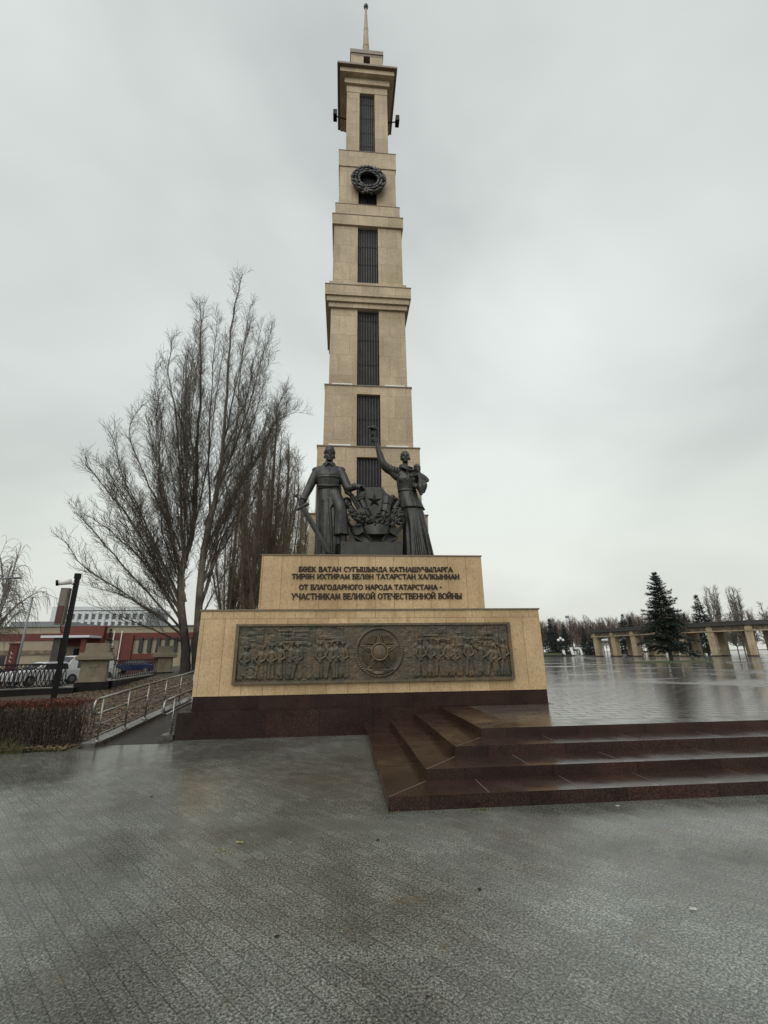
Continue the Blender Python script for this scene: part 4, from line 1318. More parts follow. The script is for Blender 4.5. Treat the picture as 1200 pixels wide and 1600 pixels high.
fist(bm, (0.53, -0.15, 2.365), (0.48, -0.185, 2.345), (0.3, 0.6, 1), (0, -1, -0.2), 0.62, 0.6)
fist(bm, (0.17, -0.235, 2.50), (0.12, -0.25, 2.50), (0, 0.1, 1), (0, -1, 0), 0.62, 0.3)
tube(bm, smooth_path([(0.40, -0.05, 2.27), (0.46, -0.20, 2.24), (0.47, -0.27, 2.16), (0.43, -0.24, 1.98)], 3), [0.105, 0.103, 0.10, 0.096, 0.09, 0.086, 0.082, 0.072, 0.062, 0.052], 12)
tube(bm, smooth_path([(0.36, -0.06, 2.24), (0.34, -0.24, 2.20), (0.345, -0.31, 2.10), (0.36, -0.29, 1.90)], 3), [0.105, 0.103, 0.10, 0.096, 0.09, 0.086, 0.082, 0.072, 0.062, 0.052], 12)
tube(bm, [(0.36, -0.28, 1.91), (0.365, -0.36, 1.875)], [0.042, 0.03], 8)
tube(bm, [(0.43, -0.24, 1.99), (0.445, -0.32, 1.955)], [0.042, 0.03], 8)
finish('child', sculpt(bm, 0.0115, 2), M['bronze'], wo)

# ------------------------------------------------------------------ emblem of arms between them
EO = Vector((0.02, 1.2, Z2T))
em = thing('emblem_sculpture', 'dark bronze shield with star, weapons, oak leaves and ribbon between two statues', 'sculpture', EO)


def ex(zx, zy, y):
    return Vector((-0.85 + (525 + zx / 10 - 533) * 0.0179, y, 6.38 - (740 + zy / 10 - 757) * 0.0193))


bm = B()
box(bm, -0.86, 0.60, 0.78, 1.75, Z2T, 4.52)
obj('block', bm, M['bronze'], em, world=True, bevel=0.012)
bm = B()
box(bm, 0.60, 0.82, 0.95, 1.75, Z2T, 4.60)
obj('base', bm, M['bronze'], em, world=True, bevel=0.012)
bm = B()
box(bm, -1.2, -0.55, 1.25, 1.9, Z2T, 4.42)
obj('base', bm, M['bronze'], em, world=True, bevel=0.012)
bm = B()                                               # back shield with scooped shoulders
o_ = [(430, 180), (750, 180), (775, 230), (815, 280), (870, 312), (905, 330), (880, 480), (820, 640), (720, 760), (600, 850), (480, 760), (385, 640), (330, 480), (300, 330), (335, 312), (385, 280), (415, 230)]
prism(bm, [tuple(ex(x, y, 0).xz) for x, y in o_], 1.42, 1.62, 0.03)
obj('back_shield', bm, M['bronze'], em, world=True, bevel=0.01)
bm = B()
o_ = [(455, 240), (735, 240), (755, 300), (758, 420), (735, 540), (690, 650), (600, 765), (515, 650), (465, 540), (442, 420), (440, 300)]
prism(bm, [tuple(ex(x, y, 0).xz) for x, y in o_], 1.27, 1.43, 0.05)
prism(bm, [tuple((ex(600, 470, 0) + (ex(x, y, 0) - ex(600, 470, 0)) * 0.87).xz) for x, y in o_], 1.245, 1.30, 0.03)
shd = obj('shield', bm, M['bronze'], em, world=True, bevel=0.008)
bm = B()
sc_ = ex(600, 440, 1.25)
pts = []
for k in range(10):
    a = math.pi / 2 + k * math.pi / 5
    r = 0.245 if k % 2 == 0 else 0.098
    pts.append(bm.verts.new(sc_ + Vector((r * math.cos(a), 0.0, r * math.sin(a)))))
cv = bm.verts.new(sc_ + Vector((0, -0.11, 0)))
bk = bm.verts.new(sc_ + Vector((0, 0.03, 0)))
for k in range(10):
    bm.faces.new((cv, pts[(k + 1) % 10], pts[k])); bm.faces.new((bk, pts[k], pts[(k + 1) % 10]))
obj('star', bm, M['bronze'], shd, world=True)


def gun(zx0, zy0, zx1, zy1, y0, kind):
    bm = B()
    a, b = ex(zx0, zy0, y0), ex(zx1, zy1, y0 - 0.08)
    L = (b - a)
    d = L.normalized(); s = d.cross(Vector((0, 1, 0))).normalized()
    if kind == 'smg':                                  # perforated barrel jacket, receiver, stock
        tube(bm, [a, a + L * 0.52], 0.062, 10)
        for k in range(8):
            ball(bm, a + L * (0.06 + 0.055 * k) + Vector((0, -0.055, 0)), (0.026, 0.02, 0.03), 6)
        tube(bm, [a + L * 0.5, a + L * 0.8], [(0.07, 0.08), (0.08, 0.085)], 8)
        tube(bm, [a + L * 0.78, b], [(0.06, 0.07), (0.055, 0.10)], 8)
        tube(bm, [a + L * 0.62 + Vector((0, -0.14, 0)), a + L * 0.62 + Vector((0, -0.03, 0))], 0.10, 14)
    elif kind == 'rifle':
        tube(bm, [a, a + L * 0.45], 0.030, 8)
        tube(bm, [a + L * 0.2, a + L * 0.75], [(0.045, 0.055), (0.055, 0.065)], 8)
        tube(bm, [a + L * 0.73, b], [(0.045, 0.055), (0.05, 0.11)], 8)
        tube(bm, [a + L * 0.66 + s * 0.03, a + L * 0.70 + s * 0.13], 0.018, 6)
    elif kind == 'loop':                               # bugle tube with an open slot
        tube(bm, smooth_path([a, a + L * 0.12 - s * 0.06, a + L * 0.5 - s * 0.055, a + L * 0.94 - s * 0.045, b, a + L * 0.94 + s * 0.045, a + L * 0.5 + s * 0.055, a + L * 0.12 + s * 0.06, a], 3), 0.024, 8, cap=False)
    elif kind == 'flask':                              # stick grenade / mess tin on a strap
        tube(bm, [a, a + L * 0.4], 0.085, 12)
        tube(bm, [a + L * 0.4, b], [0.05, 0.035], 8)
        tube(bm, [a + L * 0.02, a + L * 0.05], 0.12, 12)
    elif kind == 'mag':
        u = s * 0.10
        for q in (0, 1):
            v0 = a + L * (q * 0.5)
            tube(bm, [v0, v0 + L * 0.44], [(0.06, 0.12), (0.055, 0.11)], 4)
            for w in (0.1, 0.2, 0.3):
                tube(bm, [v0 + L * w - u, v0 + L * w + u], 0.02, 6)
    obj('weapon', bm, M['bronze'], em, world=True)


gun(210, 340, 500, 830, 1.22, 'smg'); gun(140, 400, 400, 800, 1.30, 'rifle')
gun(375, 440, 560, 840, 1.12, 'flask'); gun(480, 590, 575, 790, 1.05, 'loop'); gun(290, 400, 520, 830, 1.15, 'rifle')
gun(905, 360, 700, 830, 1.22, 'smg'); gun(1010, 430, 760, 800, 1.26, 'flask'); gun(960, 580, 920, 710, 1.05, 'loop'); gun(1075, 470, 800, 820, 1.30, 'rifle')
gun(815, 390, 770, 660, 1.14, 'mag'); gun(760, 640, 640, 840, 1.10, 'flask')
gun(250, 330, 540, 835, 1.34, 'rifle'); gun(330, 350, 560, 840, 1.36, 'smg'); gun(180, 520, 440, 830, 1.26, 'flask')
gun(860, 350, 640, 835, 1.34, 'rifle'); gun(960, 370, 680, 835, 1.36, 'smg'); gun(1040, 560, 800, 830, 1.24, 'smg')
bm = B()                                               # dish shaped helmet rim behind the left weapons
ball(bm, ex(160, 470, 1.36), (0.13, 0.10, 0.16), 16)
tube(bm, [ex(160 + 70 * math.cos(a), 470 + 80 * math.sin(a), 1.30) for a in [2 * math.pi * k / 24 for k in range(25)]], 0.02, 6, cap=False)
obj('helmet', bm, M['bronze'], em, world=True)


def oak_leaf(bm, p, rot, L):
    """lobed leaf, folded along the midrib, cast thick"""
    n = 15
    up_, lo, mid, bk = [], [], [], []
    for i in range(n):
        u = i / (n - 1)
        w = L * 0.30 * math.sin(math.pi * min(1, u * 0.92 + 0.06)) * (0.74 + 0.26 * math.cos(u * math.pi * 7)) + 0.002
        x = (u - 0.5) * L
        c = -0.05 * L * math.sin(math.pi * u)
        up_.append(bm.verts.new(p + rot @ Vector((x, c + 0.10 * w, w))))
        lo.append(bm.verts.new(p + rot @ Vector((x, c + 0.10 * w, -w))))
        mid.append(bm.verts.new(p + rot @ Vector((x, c - 0.22 * w - 0.004, 0))))
        bk.append(bm.verts.new(p + rot @ Vector((x, c + 0.025, 0))))
    for i in range(n - 1):
        bm.faces.new((mid[i], mid[i + 1], up_[i + 1], up_[i])); bm.faces.new((lo[i], lo[i + 1], mid[i + 1], mid[i]))
        bm.faces.new((up_[i], up_[i + 1], bk[i + 1], bk[i])); bm.faces.new((bk[i], bk[i + 1], lo[i + 1], lo[i]))


rl = random.Random(9)
for side in (-1, 1):
    bm = B()
    pathp = [(560, 845), (460, 820), (370, 790), (290, 740), (235, 690)] if side < 0 else [(640, 845), (740, 820), (840, 790), (940, 760), (1010, 730)]
    P = smooth_path([ex(x, y, 1.0) for x, y in pathp], 5)
    tube(bm, P, 0.022, 6)
    for k in range(95):
        p = P[rl.randrange(len(P))] + Vector((rl.gauss(0, 0.06), rl.uniform(-0.12, 0.12), rl.gauss(0.04, 0.085)))
        rot = Matrix.Rotation(rl.uniform(-0.7, 0.7) + (0.5 if side < 0 else -0.5), 3, 'Y') @ Matrix.Rotation(rl.uniform(-0.6, 0.6), 3, 'X') @ Matrix.Rotation(rl.uniform(-0.6, 0.6), 3, 'Z')
        oak_leaf(bm, p, rot, rl.uniform(0.15, 0.21))
        if k % 8 == 0:
            ball(bm, p + Vector((0, -0.06, 0.02)), (0.03, 0.03, 0.042), 8)
    obj('oak_spray', bm, M['bronze'], em, world=True)
bm = B()


def band(top, bot, th=0.03):
    T = smooth_path([ex(*p) for p in top], 5); Bt = smooth_path([ex(*p) for p in bot], 5)
    n = min(len(T), len(Bt))
    rows = []
    for k in range(n):
        tdir = (T[min(k + 1, n - 1)] - T[max(k - 1, 0)])
        nrm = tdir.cross(T[k] - Bt[k])
        nrm = nrm.normalized() * th if nrm.length > 1e-9 else Vector((0, th, 0))
        rows.append([bm.verts.new(T[k] + nrm), bm.verts.new(T[k] - nrm), bm.verts.new(Bt[k] - nrm), bm.verts.new(Bt[k] + nrm)])
    for a, b in zip(rows, rows[1:]):
        for q in range(4):
            bm.faces.new((a[q], a[(q + 1) % 4], b[(q + 1) % 4], b[q]))
    bm.faces.new(rows[0]); bm.faces.new(rows[-1][::-1])


def mir(ps): return [(1240 - x, y, d) for x, y, d in ps]


band([(430, 880, 0.96), (520, 866, 0.89), (620, 862, 0.86), (720, 866, 0.89), (810, 876, 0.96)], [(475, 1000, 0.94), (545, 1008, 0.87), (620, 1012, 0.84), (700, 1008, 0.87), (770, 995, 0.94)], 0.02)
for f in (lambda p: p, mir):
    band(f([(165, 690, 1.20), (200, 800, 1.14), (290, 890, 1.06), (400, 872, 1.0)]), f([(185, 800, 1.20), (215, 890, 1.13), (310, 1000, 1.06), (420, 960, 1.0)]), 0.02)
    band(f([(430, 885, 0.97), (452, 930, 1.0), (480, 990, 0.96), (552, 1090, 0.90)]), f([(405, 920, 1.0), (440, 985, 1.05), (490, 1050, 0.98), (540, 1122, 0.92)]), 0.02)
    band(f([(290, 1000, 1.10), (370, 1005, 1.14), (450, 1030, 1.08), (550, 1095, 0.96)]), f([(285, 1030, 1.10), (350, 1080, 1.04), (440, 1115, 0.98), (545, 1125, 0.92)]), 0.02)
bmesh.ops.recalc_face_normals(bm, faces=bm.faces)
obj('ribbon', bm, M['bronze'], em, world=True, smooth=False)
bm = B()
box(bm, -0.62, 0.66, 1.18, 1.5, 4.4, 5.1)
obj('core', bm, M['bronze'], em, world=True, bevel=0.02)


# ------------------------------------------------------------------ bare trees
def twig_path(p, d, L, n, upb, wob):
    P = [Vector(p)]
    d = Vector(d).normalized()
    for k in range(n):
        d = (d + Vector((rnd(-wob, wob), rnd(-wob, wob), upb + rnd(-wob, wob) * 0.6))).normalized()
        P.append(P[-1] + d * (L / n))
    return P


def side_dir(t, ang):
    ref = Vector((rnd(-1, 1), rnd(-1, 1), rnd(-1, 1)))
    u = (ref - t * ref.dot(t))
    u = u.normalized() if u.length > 1e-6 else Vector((1, 0, 0))
    return (t * math.cos(ang) + u * math.sin(ang)).normalized()


def walk(P, spacing, t0=0.0):
    """points along a polyline: yields point, tangent, fraction"""
    segs = [(P[i + 1] - P[i]).length for i in range(len(P) - 1)]
    T = sum(segs)
    s = T * t0 + rnd(0, spacing)
    while s < T:
        a, i = s, 0
        while i < len(segs) - 1 and a > segs[i]:
            a -= segs[i]; i += 1
        d = (P[i + 1] - P[i]).normalized()
        yield P[i] + d * a, d, s / T
        s += spacing * rnd(0.7, 1.3)


def clothe(tb, P, t0, sp=(0.22, 0.19, 0.20), L1=(0.9, 2.7), L2=(0.4, 1.0), L3=(0.22, 0.5), ang=(18, 40), rr_=(0.017, 0.0092, 0.0068), up1=0.14):
    for p, d, f in walk(P, sp[0], t0):
        L = rnd(*L1) * (1 - 0.55 * f)
        q = twig_path(p, side_dir(d, R(rnd(*ang))), L, 4, up1, 0.10)
        tb.add(q, [rr_[0] * (0.5 + 0.5 * L / L1[1]) * (1 - 0.14 * k) for k in range(5)], 3)
        for p2, d2, f2 in walk(q, sp[1], 0.15):
            l2 = rnd(*L2) * (1 - 0.4 * f2)
            q2 = twig_path(p2, side_dir(d2, R(rnd(25, 50))), l2, 3, 0.12, 0.14)
            tb.add(q2, [rr_[1], rr_[1] * 0.85, rr_[1] * 0.7, rr_[1] * 0.5], 3)
            if L3:
                for p3, d3, f3 in walk(q2, sp[2], 0.1):
                    q3 = twig_path(p3, side_dir(d3, R(rnd(20, 55))), rnd(*L3), 2, 0.10, 0.12)
                    tb.add(q3, [rr_[2], rr_[2] * 0.8, rr_[2] * 0.5], 3)


LA = Vector((0.95409, 0.29951, 0)); LD = Vector((-0.29951, 0.95409, 0))


def poplar_near(name, label, base, leaders, seed):
    random.seed(seed)
    root = thing(name, label, 'tree', base, group='bare poplars')
    tk, cr = Tubes(), Tubes()
    extra = []
    for k in range(16 if base[0] < -9.5 else 9):      # more upright boughs between the main ones
        a, b = random.sample(leaders[1:], 2)
        w = rnd(0.25, 0.75)
        m_ = min(len(a[0]), len(b[0]))
        pts = [(a[0][i][0] * w + b[0][i][0] * (1 - w), a[0][i][1] * w + b[0][i][1] * (1 - w)) for i in range(m_)]
        if pts[0][1] < pts[-1][1] - 3: extra.append((pts, rnd(0.05, 0.085), 0.012, rnd(-2.6, 2.6), 0.08))
    for pts, r0, r1, dz, t0 in leaders + extra:
        n = len(pts)
        P = []
        for i, (l, z) in enumerate(pts):
            f = i / (n - 1)
            P.append(LA * l + LD * (dz * f) + Vector((0, 0, z - base[2])))
        P = smooth_path(P, 5)
        for i in range(1, len(P)):
            P[i] = P[i] + Vector((rnd(-1, 1), rnd(-1, 1), 0)) * 0.05
        m = len(P)
        tk.add(P, [r0 * (0.60 if r0 < 0.2 else 0.85) * (1 - (i / (m - 1)) ** 0.7) + r1 * 0.8 * (i / (m - 1)) ** 0.7 for i in range(m)], 9)
        clothe(cr, P, t0)
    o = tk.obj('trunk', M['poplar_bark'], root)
    cr.obj('crown', M['twig'], root)
    return root


BZ = 0.60
poplar_near('poplar', 'large bare poplar whose limbs sweep left over the railing, nearest the tan pillars', (-9.71, 17.73, BZ), [
    ([(-0.25, BZ - 0.2), (-0.30, 2.0), (-1.11, 6.39), (-0.74, 9.71), (-1.09, 15.08), (-1.44, 20.63), (-2.18, 27.16)], 0.42, 0.03, 0.4, 0.16),
    ([(-0.64, 4.85), (-2.21, 9.57), (-3.94, 12.78), (-5.43, 16.14), (-4.99, 18.34)], 0.14, 0.02, 1.5, 0.1),
    ([(-0.87, 5.62), (-1.68, 11.34), (-2.55, 16.73), (-3.41, 19.92), (-3.40, 22.46)], 0.15, 0.02, -1.2, 0.1),
    ([(-0.84, 4.09), (-3.51, 8.62), (-5.67, 11.18), (-6.80, 12.36)], 0.13, 0.02, -1.6, 0.1),
    ([(-0.80, 3.34), (-4.37, 6.98), (-6.71, 9.43), (-7.47, 10.14)], 0.12, 0.018, 1.0, 0.1),
    ([(-0.60, 2.90), (-3.69, 5.06), (-5.96, 6.43), (-6.78, 7.58)], 0.11, 0.015, -2.2, 0.12),
    ([(-0.50, 2.46), (-3.22, 3.61), (-5.0, 4.3)], 0.09, 0.012, -1.0, 0.15),
    ([(-0.50, 2.70), (-2.2, 4.2), (-4.6, 5.4), (-6.0, 5.8)], 0.09, 0.012, 2.4, 0.15),
    ([(-1.29, 7.99), (-2.96, 12.05), (-3.54, 16.53), (-3.75, 19.43)], 0.12, 0.018, 2.0, 0.08),
    ([(-0.93, 4.85), (-4.26, 11.02), (-6.13, 14.19)], 0.12, 0.018, 2.6, 0.1),
    ([(-0.80, 4.4), (-2.9, 8.2), (-4.7, 11.6), (-5.6, 14.0)], 0.10, 0.016, -2.8, 0.1),
    ([(-0.95, 9.0), (-1.9, 14.0), (-2.5, 19.0), (-2.7, 22.8)], 0.10, 0.016, 1.0, 0.06),
    ([(-0.9, 12.5), (-1.9, 18.0), (-2.1, 23.5)], 0.09, 0.015, -0.9, 0.05),
    ([(-0.75, 8.0), (-0.35, 13.5), (-0.30, 19.5), (-0.1, 25.5)], 0.11, 0.015, 0.9, 0.05),
    ([(-0.95, 7.0), (-1.5, 12.5), (-1.7, 18.5), (-1.75, 25.0)], 0.10, 0.015, -1.6, 0.05),
    ([(-0.70, 5.2), (-2.4, 9.0), (-3.2, 13.0), (-4.4, 16.8)], 0.10, 0.016, 0.2, 0.1),
], 21)
poplar_near('poplar', 'tallest bare poplar, its straight grey trunk rising just left of the plinth corner', (-9.25, 17.95, BZ), [
    ([(-0.10, BZ - 0.2), (-0.20, 2.0), (-0.45, 8.08), (0.00, 12.5), (-0.05, 18.13), (-0.30, 24.84), (0.06, 30.49)], 0.40, 0.03, -0.3, 0.18),
    ([(-0.45, 8.08), (1.28, 12.68), (3.05, 16.9), (4.08, 21.69)], 0.15, 0.018, 1.2, 0.1),
    ([(-0.20, 11.56), (1.21, 17.57), (1.95, 22.05), (2.58, 25.49)], 0.13, 0.018, -0.9, 0.08),
    ([(-0.22, 9.8), (-0.86, 15.19), (-1.21, 21.22), (-1.39, 27.58)], 0.14, 0.018, 1.5, 0.08),
    ([(0.04, 15.35), (0.43, 20.56), (1.15, 27.72)], 0.12, 0.016, 0.9, 0.06),
    ([(-0.60, 9.76), (0.70, 15.46), (0.60, 20.6), (0.78, 26.37)], 0.12, 0.016, -1.8, 0.08),
    ([(-0.30, 4.11), (0.63, 9.02), (2.28, 12.81), (3.66, 15.98)], 0.13, 0.018, 0.6, 0.1),
    ([(-0.30, 6.0), (1.5, 10.5), (2.8, 14.6), (3.3, 18.5)], 0.11, 0.016, -2.0, 0.1),
    ([(-0.25, 5.0), (0.5, 9.5), (1.6, 14.0), (1.9, 18.8)], 0.11, 0.016, 2.2, 0.1),
    ([(-0.30, 3.6), (0.9, 6.5), (2.3, 9.0), (3.2, 11.5)], 0.10, 0.016, 0.0, 0.1),
    ([(2.2, 15.0), (3.6, 18.2), (4.9, 19.3), (5.5, 19.5)], 0.045, 0.010, 0.3, 0.2),
    ([(-0.3, 13.0), (0.9, 18.0), (1.8, 23.0)], 0.10, 0.015, 0.2, 0.06),
], 33)


def poplar_row(label, base, h, wid, seed):
    random.seed(seed)
    root = thing('poplar', label, 'tree', base, group='bare poplars')
    tk, cr = Tubes(), Tubes()
    for k in range(13):
        a = rnd(0, 6.28)
        u = Vector((math.cos(a), math.sin(a), 0))
        w = wid * rnd(0.35, 1.0) if k else 0
        z0 = h * rnd(0.02, 0.20) if k else -0.2
        top = h * (1 - 0.17 * (w / wid)) * rnd(0.92, 1.0) if k else h
        P = smooth_path([Vector((0, 0, z0)), u * w * 0.6 + Vector((0, 0, z0 + (top - z0) * 0.35)), u * w + Vector((0, 0, z0 + (top - z0) * 0.7)), u * w * 0.95 + Vector((0, 0, top))], 4)
        tk.add(P, [(0.34 if k == 0 else 0.11) * (1 - 0.92 * i / (len(P) - 1)) + 0.012 for i in range(len(P))], 6)
        clothe(cr, P, 0.12, sp=(0.27, 0.23, 0.32), L1=(1.1, 2.6), L2=(0.45, 1.1), L3=(0.3, 0.6), ang=(16, 36), rr_=(0.024, 0.013, 0.010), up1=0.2)
    tk.obj('trunk', M['poplar_bark_far'], root)
    cr.obj('crown', M['twig_brown'], root)


poplar_row('brownish bare poplar directly behind the tallest one, first of the row', (-7.0, 25.7, 0.5), 22.0, 2.5, 41)
poplar_row('brownish bare poplar filling the gap between the tallest poplar and the row', (-8.9, 30.1, 0.5), 20.5, 2.6, 45)
poplar_row('brownish bare poplar seen between the two trunks of the big poplars', (-11.9, 34.6, 0.5), 19.0, 2.7, 46)
poplar_row('brownish bare poplar mid row, showing left of the inscription block', (-7.2, 36.3, 0.5), 22.0, 2.6, 42)
poplar_row('slim bare poplar behind the row, its top beside the soldier statue', (-6.7, 49.0, 0.5), 23.0, 2.8, 43)
poplar_row('farthest bare poplar of the row, beside the sword arm of the soldier', (-6.2, 63.7, 0.5), 24.0, 3.2, 44)

# weeping birch across the street
random.seed(51)
root = thing('birch', 'weeping birch with hanging twigs at the far left, across the street', 'tree', (-30.3, 30.6, 0))
tk, cr = Tubes(), Tubes()
for k in range(15):
    a = rnd(0, 6.28)
    u = Vector((math.cos(a), math.sin(a), 0))
    if k == 0:
        P = smooth_path([(0, 0, -0.1), (0.2, 0, 3), (0.5, 0, 7), (0.7, 0, 10.8)], 4)
    else:
        z0 = rnd(1.6, 7.0)
        w = rnd(1.4, 4.0) * (1 - z0 / 14)
        P = smooth_path([Vector((0.05 * z0, 0, z0)), u * w * 0.5 + Vector((0.3, 0, z0 + 2.0)), u * w + Vector((0.4, 0, z0 + 3.2)), u * w * 1.35 + Vector((0.4, 0, z0 + 3.0))], 4)
    tk.add(P, [(0.19 if k == 0 else 0.075) * (1 - 0.9 * i / (len(P) - 1)) + 0.012 for i in range(len(P))], 6)
    for p, d, f in walk(P, 0.26, 0.3 if k == 0 else 0.15):
        q = twig_path(p, side_dir(d, R(rnd(30, 65))), rnd(0.6, 1.5), 4, 0.0, 0.15)
        cr.add(q, [0.024, 0.020, 0.017, 0.014, 0.012], 3)
        for p2, d2, f2 in walk(q, 0.22, 0.25):
            q2 = twig_path(p2, d2 + Vector((rnd(-.4, .4), rnd(-.4, .4), 0)), rnd(0.7, 1.9), 5, -0.55, 0.10)
            cr.add(q2, [0.013, 0.012, 0.012, 0.011, 0.010, 0.008], 3)
tk.obj('trunk', M['birch_bark'], root)
cr.obj('crown', M['birch_twig'], root)


# ------------------------------------------------------------------ conifers
def needles(V, F, p, d, L, w, nq):
    """bristly tuft: thin leaf-like faces standing round a shoot"""
    for k in range(nq):
        ax = (d + Vector((rnd(-1, 1), rnd(-1, 1), rnd(-0.7, 0.9))) * 0.75).normalized()
        ref = Vector((rnd(-1, 1), rnd(-1, 1), rnd(-1, 1)))
        s = ax.cross(ref)
        if s.length < 1e-4: continue
        s = s.normalized() * w * rnd(0.6, 1.2)
        e = p + ax * L * rnd(0.6, 1.2)
        b = len(V)
        V.extend((p - s * 0.7, p + s * 0.7, e + s * 0.35, e - s * 0.35))
        F.append((b, b + 1, b + 2, b + 3))


def spruce_parts(h, rad, z0, whorls, per, tuft0, nq, seed, irregular=0.25, shape=0.95):
    random.seed(seed)
    tuft = tuft0
    V, F = [], []
    tb = Tubes()
    tb.add([Vector((0, 0, -0.1)), Vector((0, 0, h * 0.4)), Vector((0, 0, h * 0.97))], [h * 0.019, h * 0.012, 0.012], 8)
    lob = [rnd(0, 6.28) for _ in range(4)]
    for i in range(whorls):
        f = (i + rnd(-0.3, 0.3)) / whorls
        z = z0 + (h - z0) * max(f, 0) ** 0.92
        env = rad * (1 - f) ** shape * (1 if f > 0.10 else 0.80 + 2 * f) + 0.02 * rad
        tuft = tuft0 * (1 - 0.62 * f)
        for k in range(per):
            a = 2 * math.pi * (k + rnd(0, 1)) / per + i * 0.7
            L = env * (1 + irregular * math.sin(a * 2 + lob[i % 4]) * 0.6 + rnd(-irregular, irregular * 0.6))
            if L < 0.05: continue
            rise = 0.10 + 0.55 * f + rnd(-0.12, 0.12)
            zb = z + rnd(-0.5, 0.5) * (h - z0) / whorls
            n = 4
            P = []
            for q in range(n + 1):
                u = q / n
                P.append(Vector((math.cos(a) * L * u, math.sin(a) * L * u, zb + L * (rise * u - (0.50 - 0.35 * f) * u * u * 0.9 + 0.10 * u ** 4))))
            tb.add(P, [0.022 * h / 9 * (1 - 0.8 * q / n) for q in range(n + 1)], 3)
            m = max(2, int(L / tuft * 1.6))
            for q in range(m):
                u = 0.22 + 0.80 * (q + rnd(0, 1)) / m
                j = min(int(u * n), n - 1)
                p = P[j].lerp(P[j + 1], min(u * n - j, 1.1))
                d = (P[j + 1] - P[j]).normalized()
                sp_ = tuft * (0.5 + 0.9 * (1 - abs(2 * u - 1.1)))
                for sgn in (-1, 0, 1):
                    lat_ = Vector((-math.sin(a), math.cos(a), -0.25 * abs(sgn))) * sgn
                    needles(V, F, p + lat_ * sp_ * rnd(0.2, 0.7) + Vector((0, 0, rnd(-0.06, 0.03) * tuft)), (d + lat_ * 0.9).normalized(), tuft, tuft * 0.17, nq)
    needles(V, F, Vector((0, 0, h * 0.965)), Vector((0, 0, 1)), tuft * 1.1, tuft * 0.12, 10)
    needles(V, F, Vector((0, 0, h * 0.93)), Vector((0, 0, 1)), tuft * 1.3, tuft * 0.12, 10)
    return V, F, tb


V, F, tb = spruce_parts(9.25, 2.0, 1.25, 38, 10, 0.36, 3, 61, 0.48, 0.86)
root = thing('spruce', 'dark green spruce standing alone on a grass ring in the wet plaza', 'tree', (32.8, 34.2, ZP), group='spruces')
tb.obj('trunk', M['trunk_dark'], root)
pyobj('crown', V, F, M['needles'], root)
# ring of grass under it
bm = B()
rings_loft(bm, [(32.0, 33.0, ZP - 0.02, 4.3, 2.1), (32.0, 33.0, ZP + 0.05, 4.2, 2.0), (32.0, 33.0, ZP + 0.10, 3.0, 1.3)], 48)
bmesh.ops.translate(bm, vec=(0.5, 0.7, 0), verts=bm.verts)
tag(obj('grass_ring', bm, M['grass'], smooth=True), kind='structure')

far = []
for sd_, hh, rd in ((71, 8.5, 2.3), (72, 8.5, 1.9), (73, 8.5, 2.7)):
    V, F, tb = spruce_parts(hh, rd, 0.4, 24, 9, 0.50, 2, sd_, 0.36, 1.1)
    me_c = bpy.data.meshes.new('crown'); me_c.from_pydata([tuple(v) for v in V], [], F); me_c.materials.append(M['needles_far'])
    me_t = bpy.data.meshes.new('trunk'); me_t.from_pydata([tuple(v) for v in tb.V], [], tb.F); me_t.materials.append(M['trunk_dark'])
    far.append((me_t, me_c))


def far_tree(kind, name, label, cat, group, x, y, z, s, sxy, rz, table):
    root = thing(name, label, cat, (x, y, z), rz, group)
    root.scale = (sxy, sxy, s)
    for nm, me in zip(('trunk', 'crown'), table[kind]):
        o = bpy.data.objects.new(nm, me)
        COL.objects.link(o)
        o.parent = root
    return root


for i, (x, y, h, k, lab) in enumerate([
        (50.9, 99.5, 9.2, 0, 'far dark spruce with a white globe lamp at its right, nearest the plinth edge'),
        (56.5, 108.4, 8.2, 1, 'far slim spruce half hidden behind the one beside the globe lamp'),
        (62.3, 115.3, 8.6, 2, 'far spruce standing between the globe lamp and the parked jet'),
        (76.1, 129.7, 8.8, 1, 'far spruce just behind the nose of the parked jet'),
        (78.5, 129.5, 8.9, 0, 'far spruce behind the tail fin of the parked jet'),
        (83.0, 118.6, 11.9, 0, 'tall far spruce over the left end of the colonnade roof'),
        (85.0, 118.4, 11.2, 1, 'pointed far spruce just left of the lone plaza spruce'),
        (85.6, 97.2, 10.2, 1, 'dim far spruce showing right of the lone plaza spruce'),
        (81.5, 87.0, 13.6, 0, 'spiky topped spruce behind the colonnade, left of the far poplars'),
        (48.0, 112.0, 7.0, 2, 'low far spruce peeping out right at the plinth edge')]):
    far_tree(k, 'spruce', lab, 'tree', 'spruces', x, y, ZP - 0.1, h / 8.5, h / 8.5 * 0.95, i * 1.3, far)

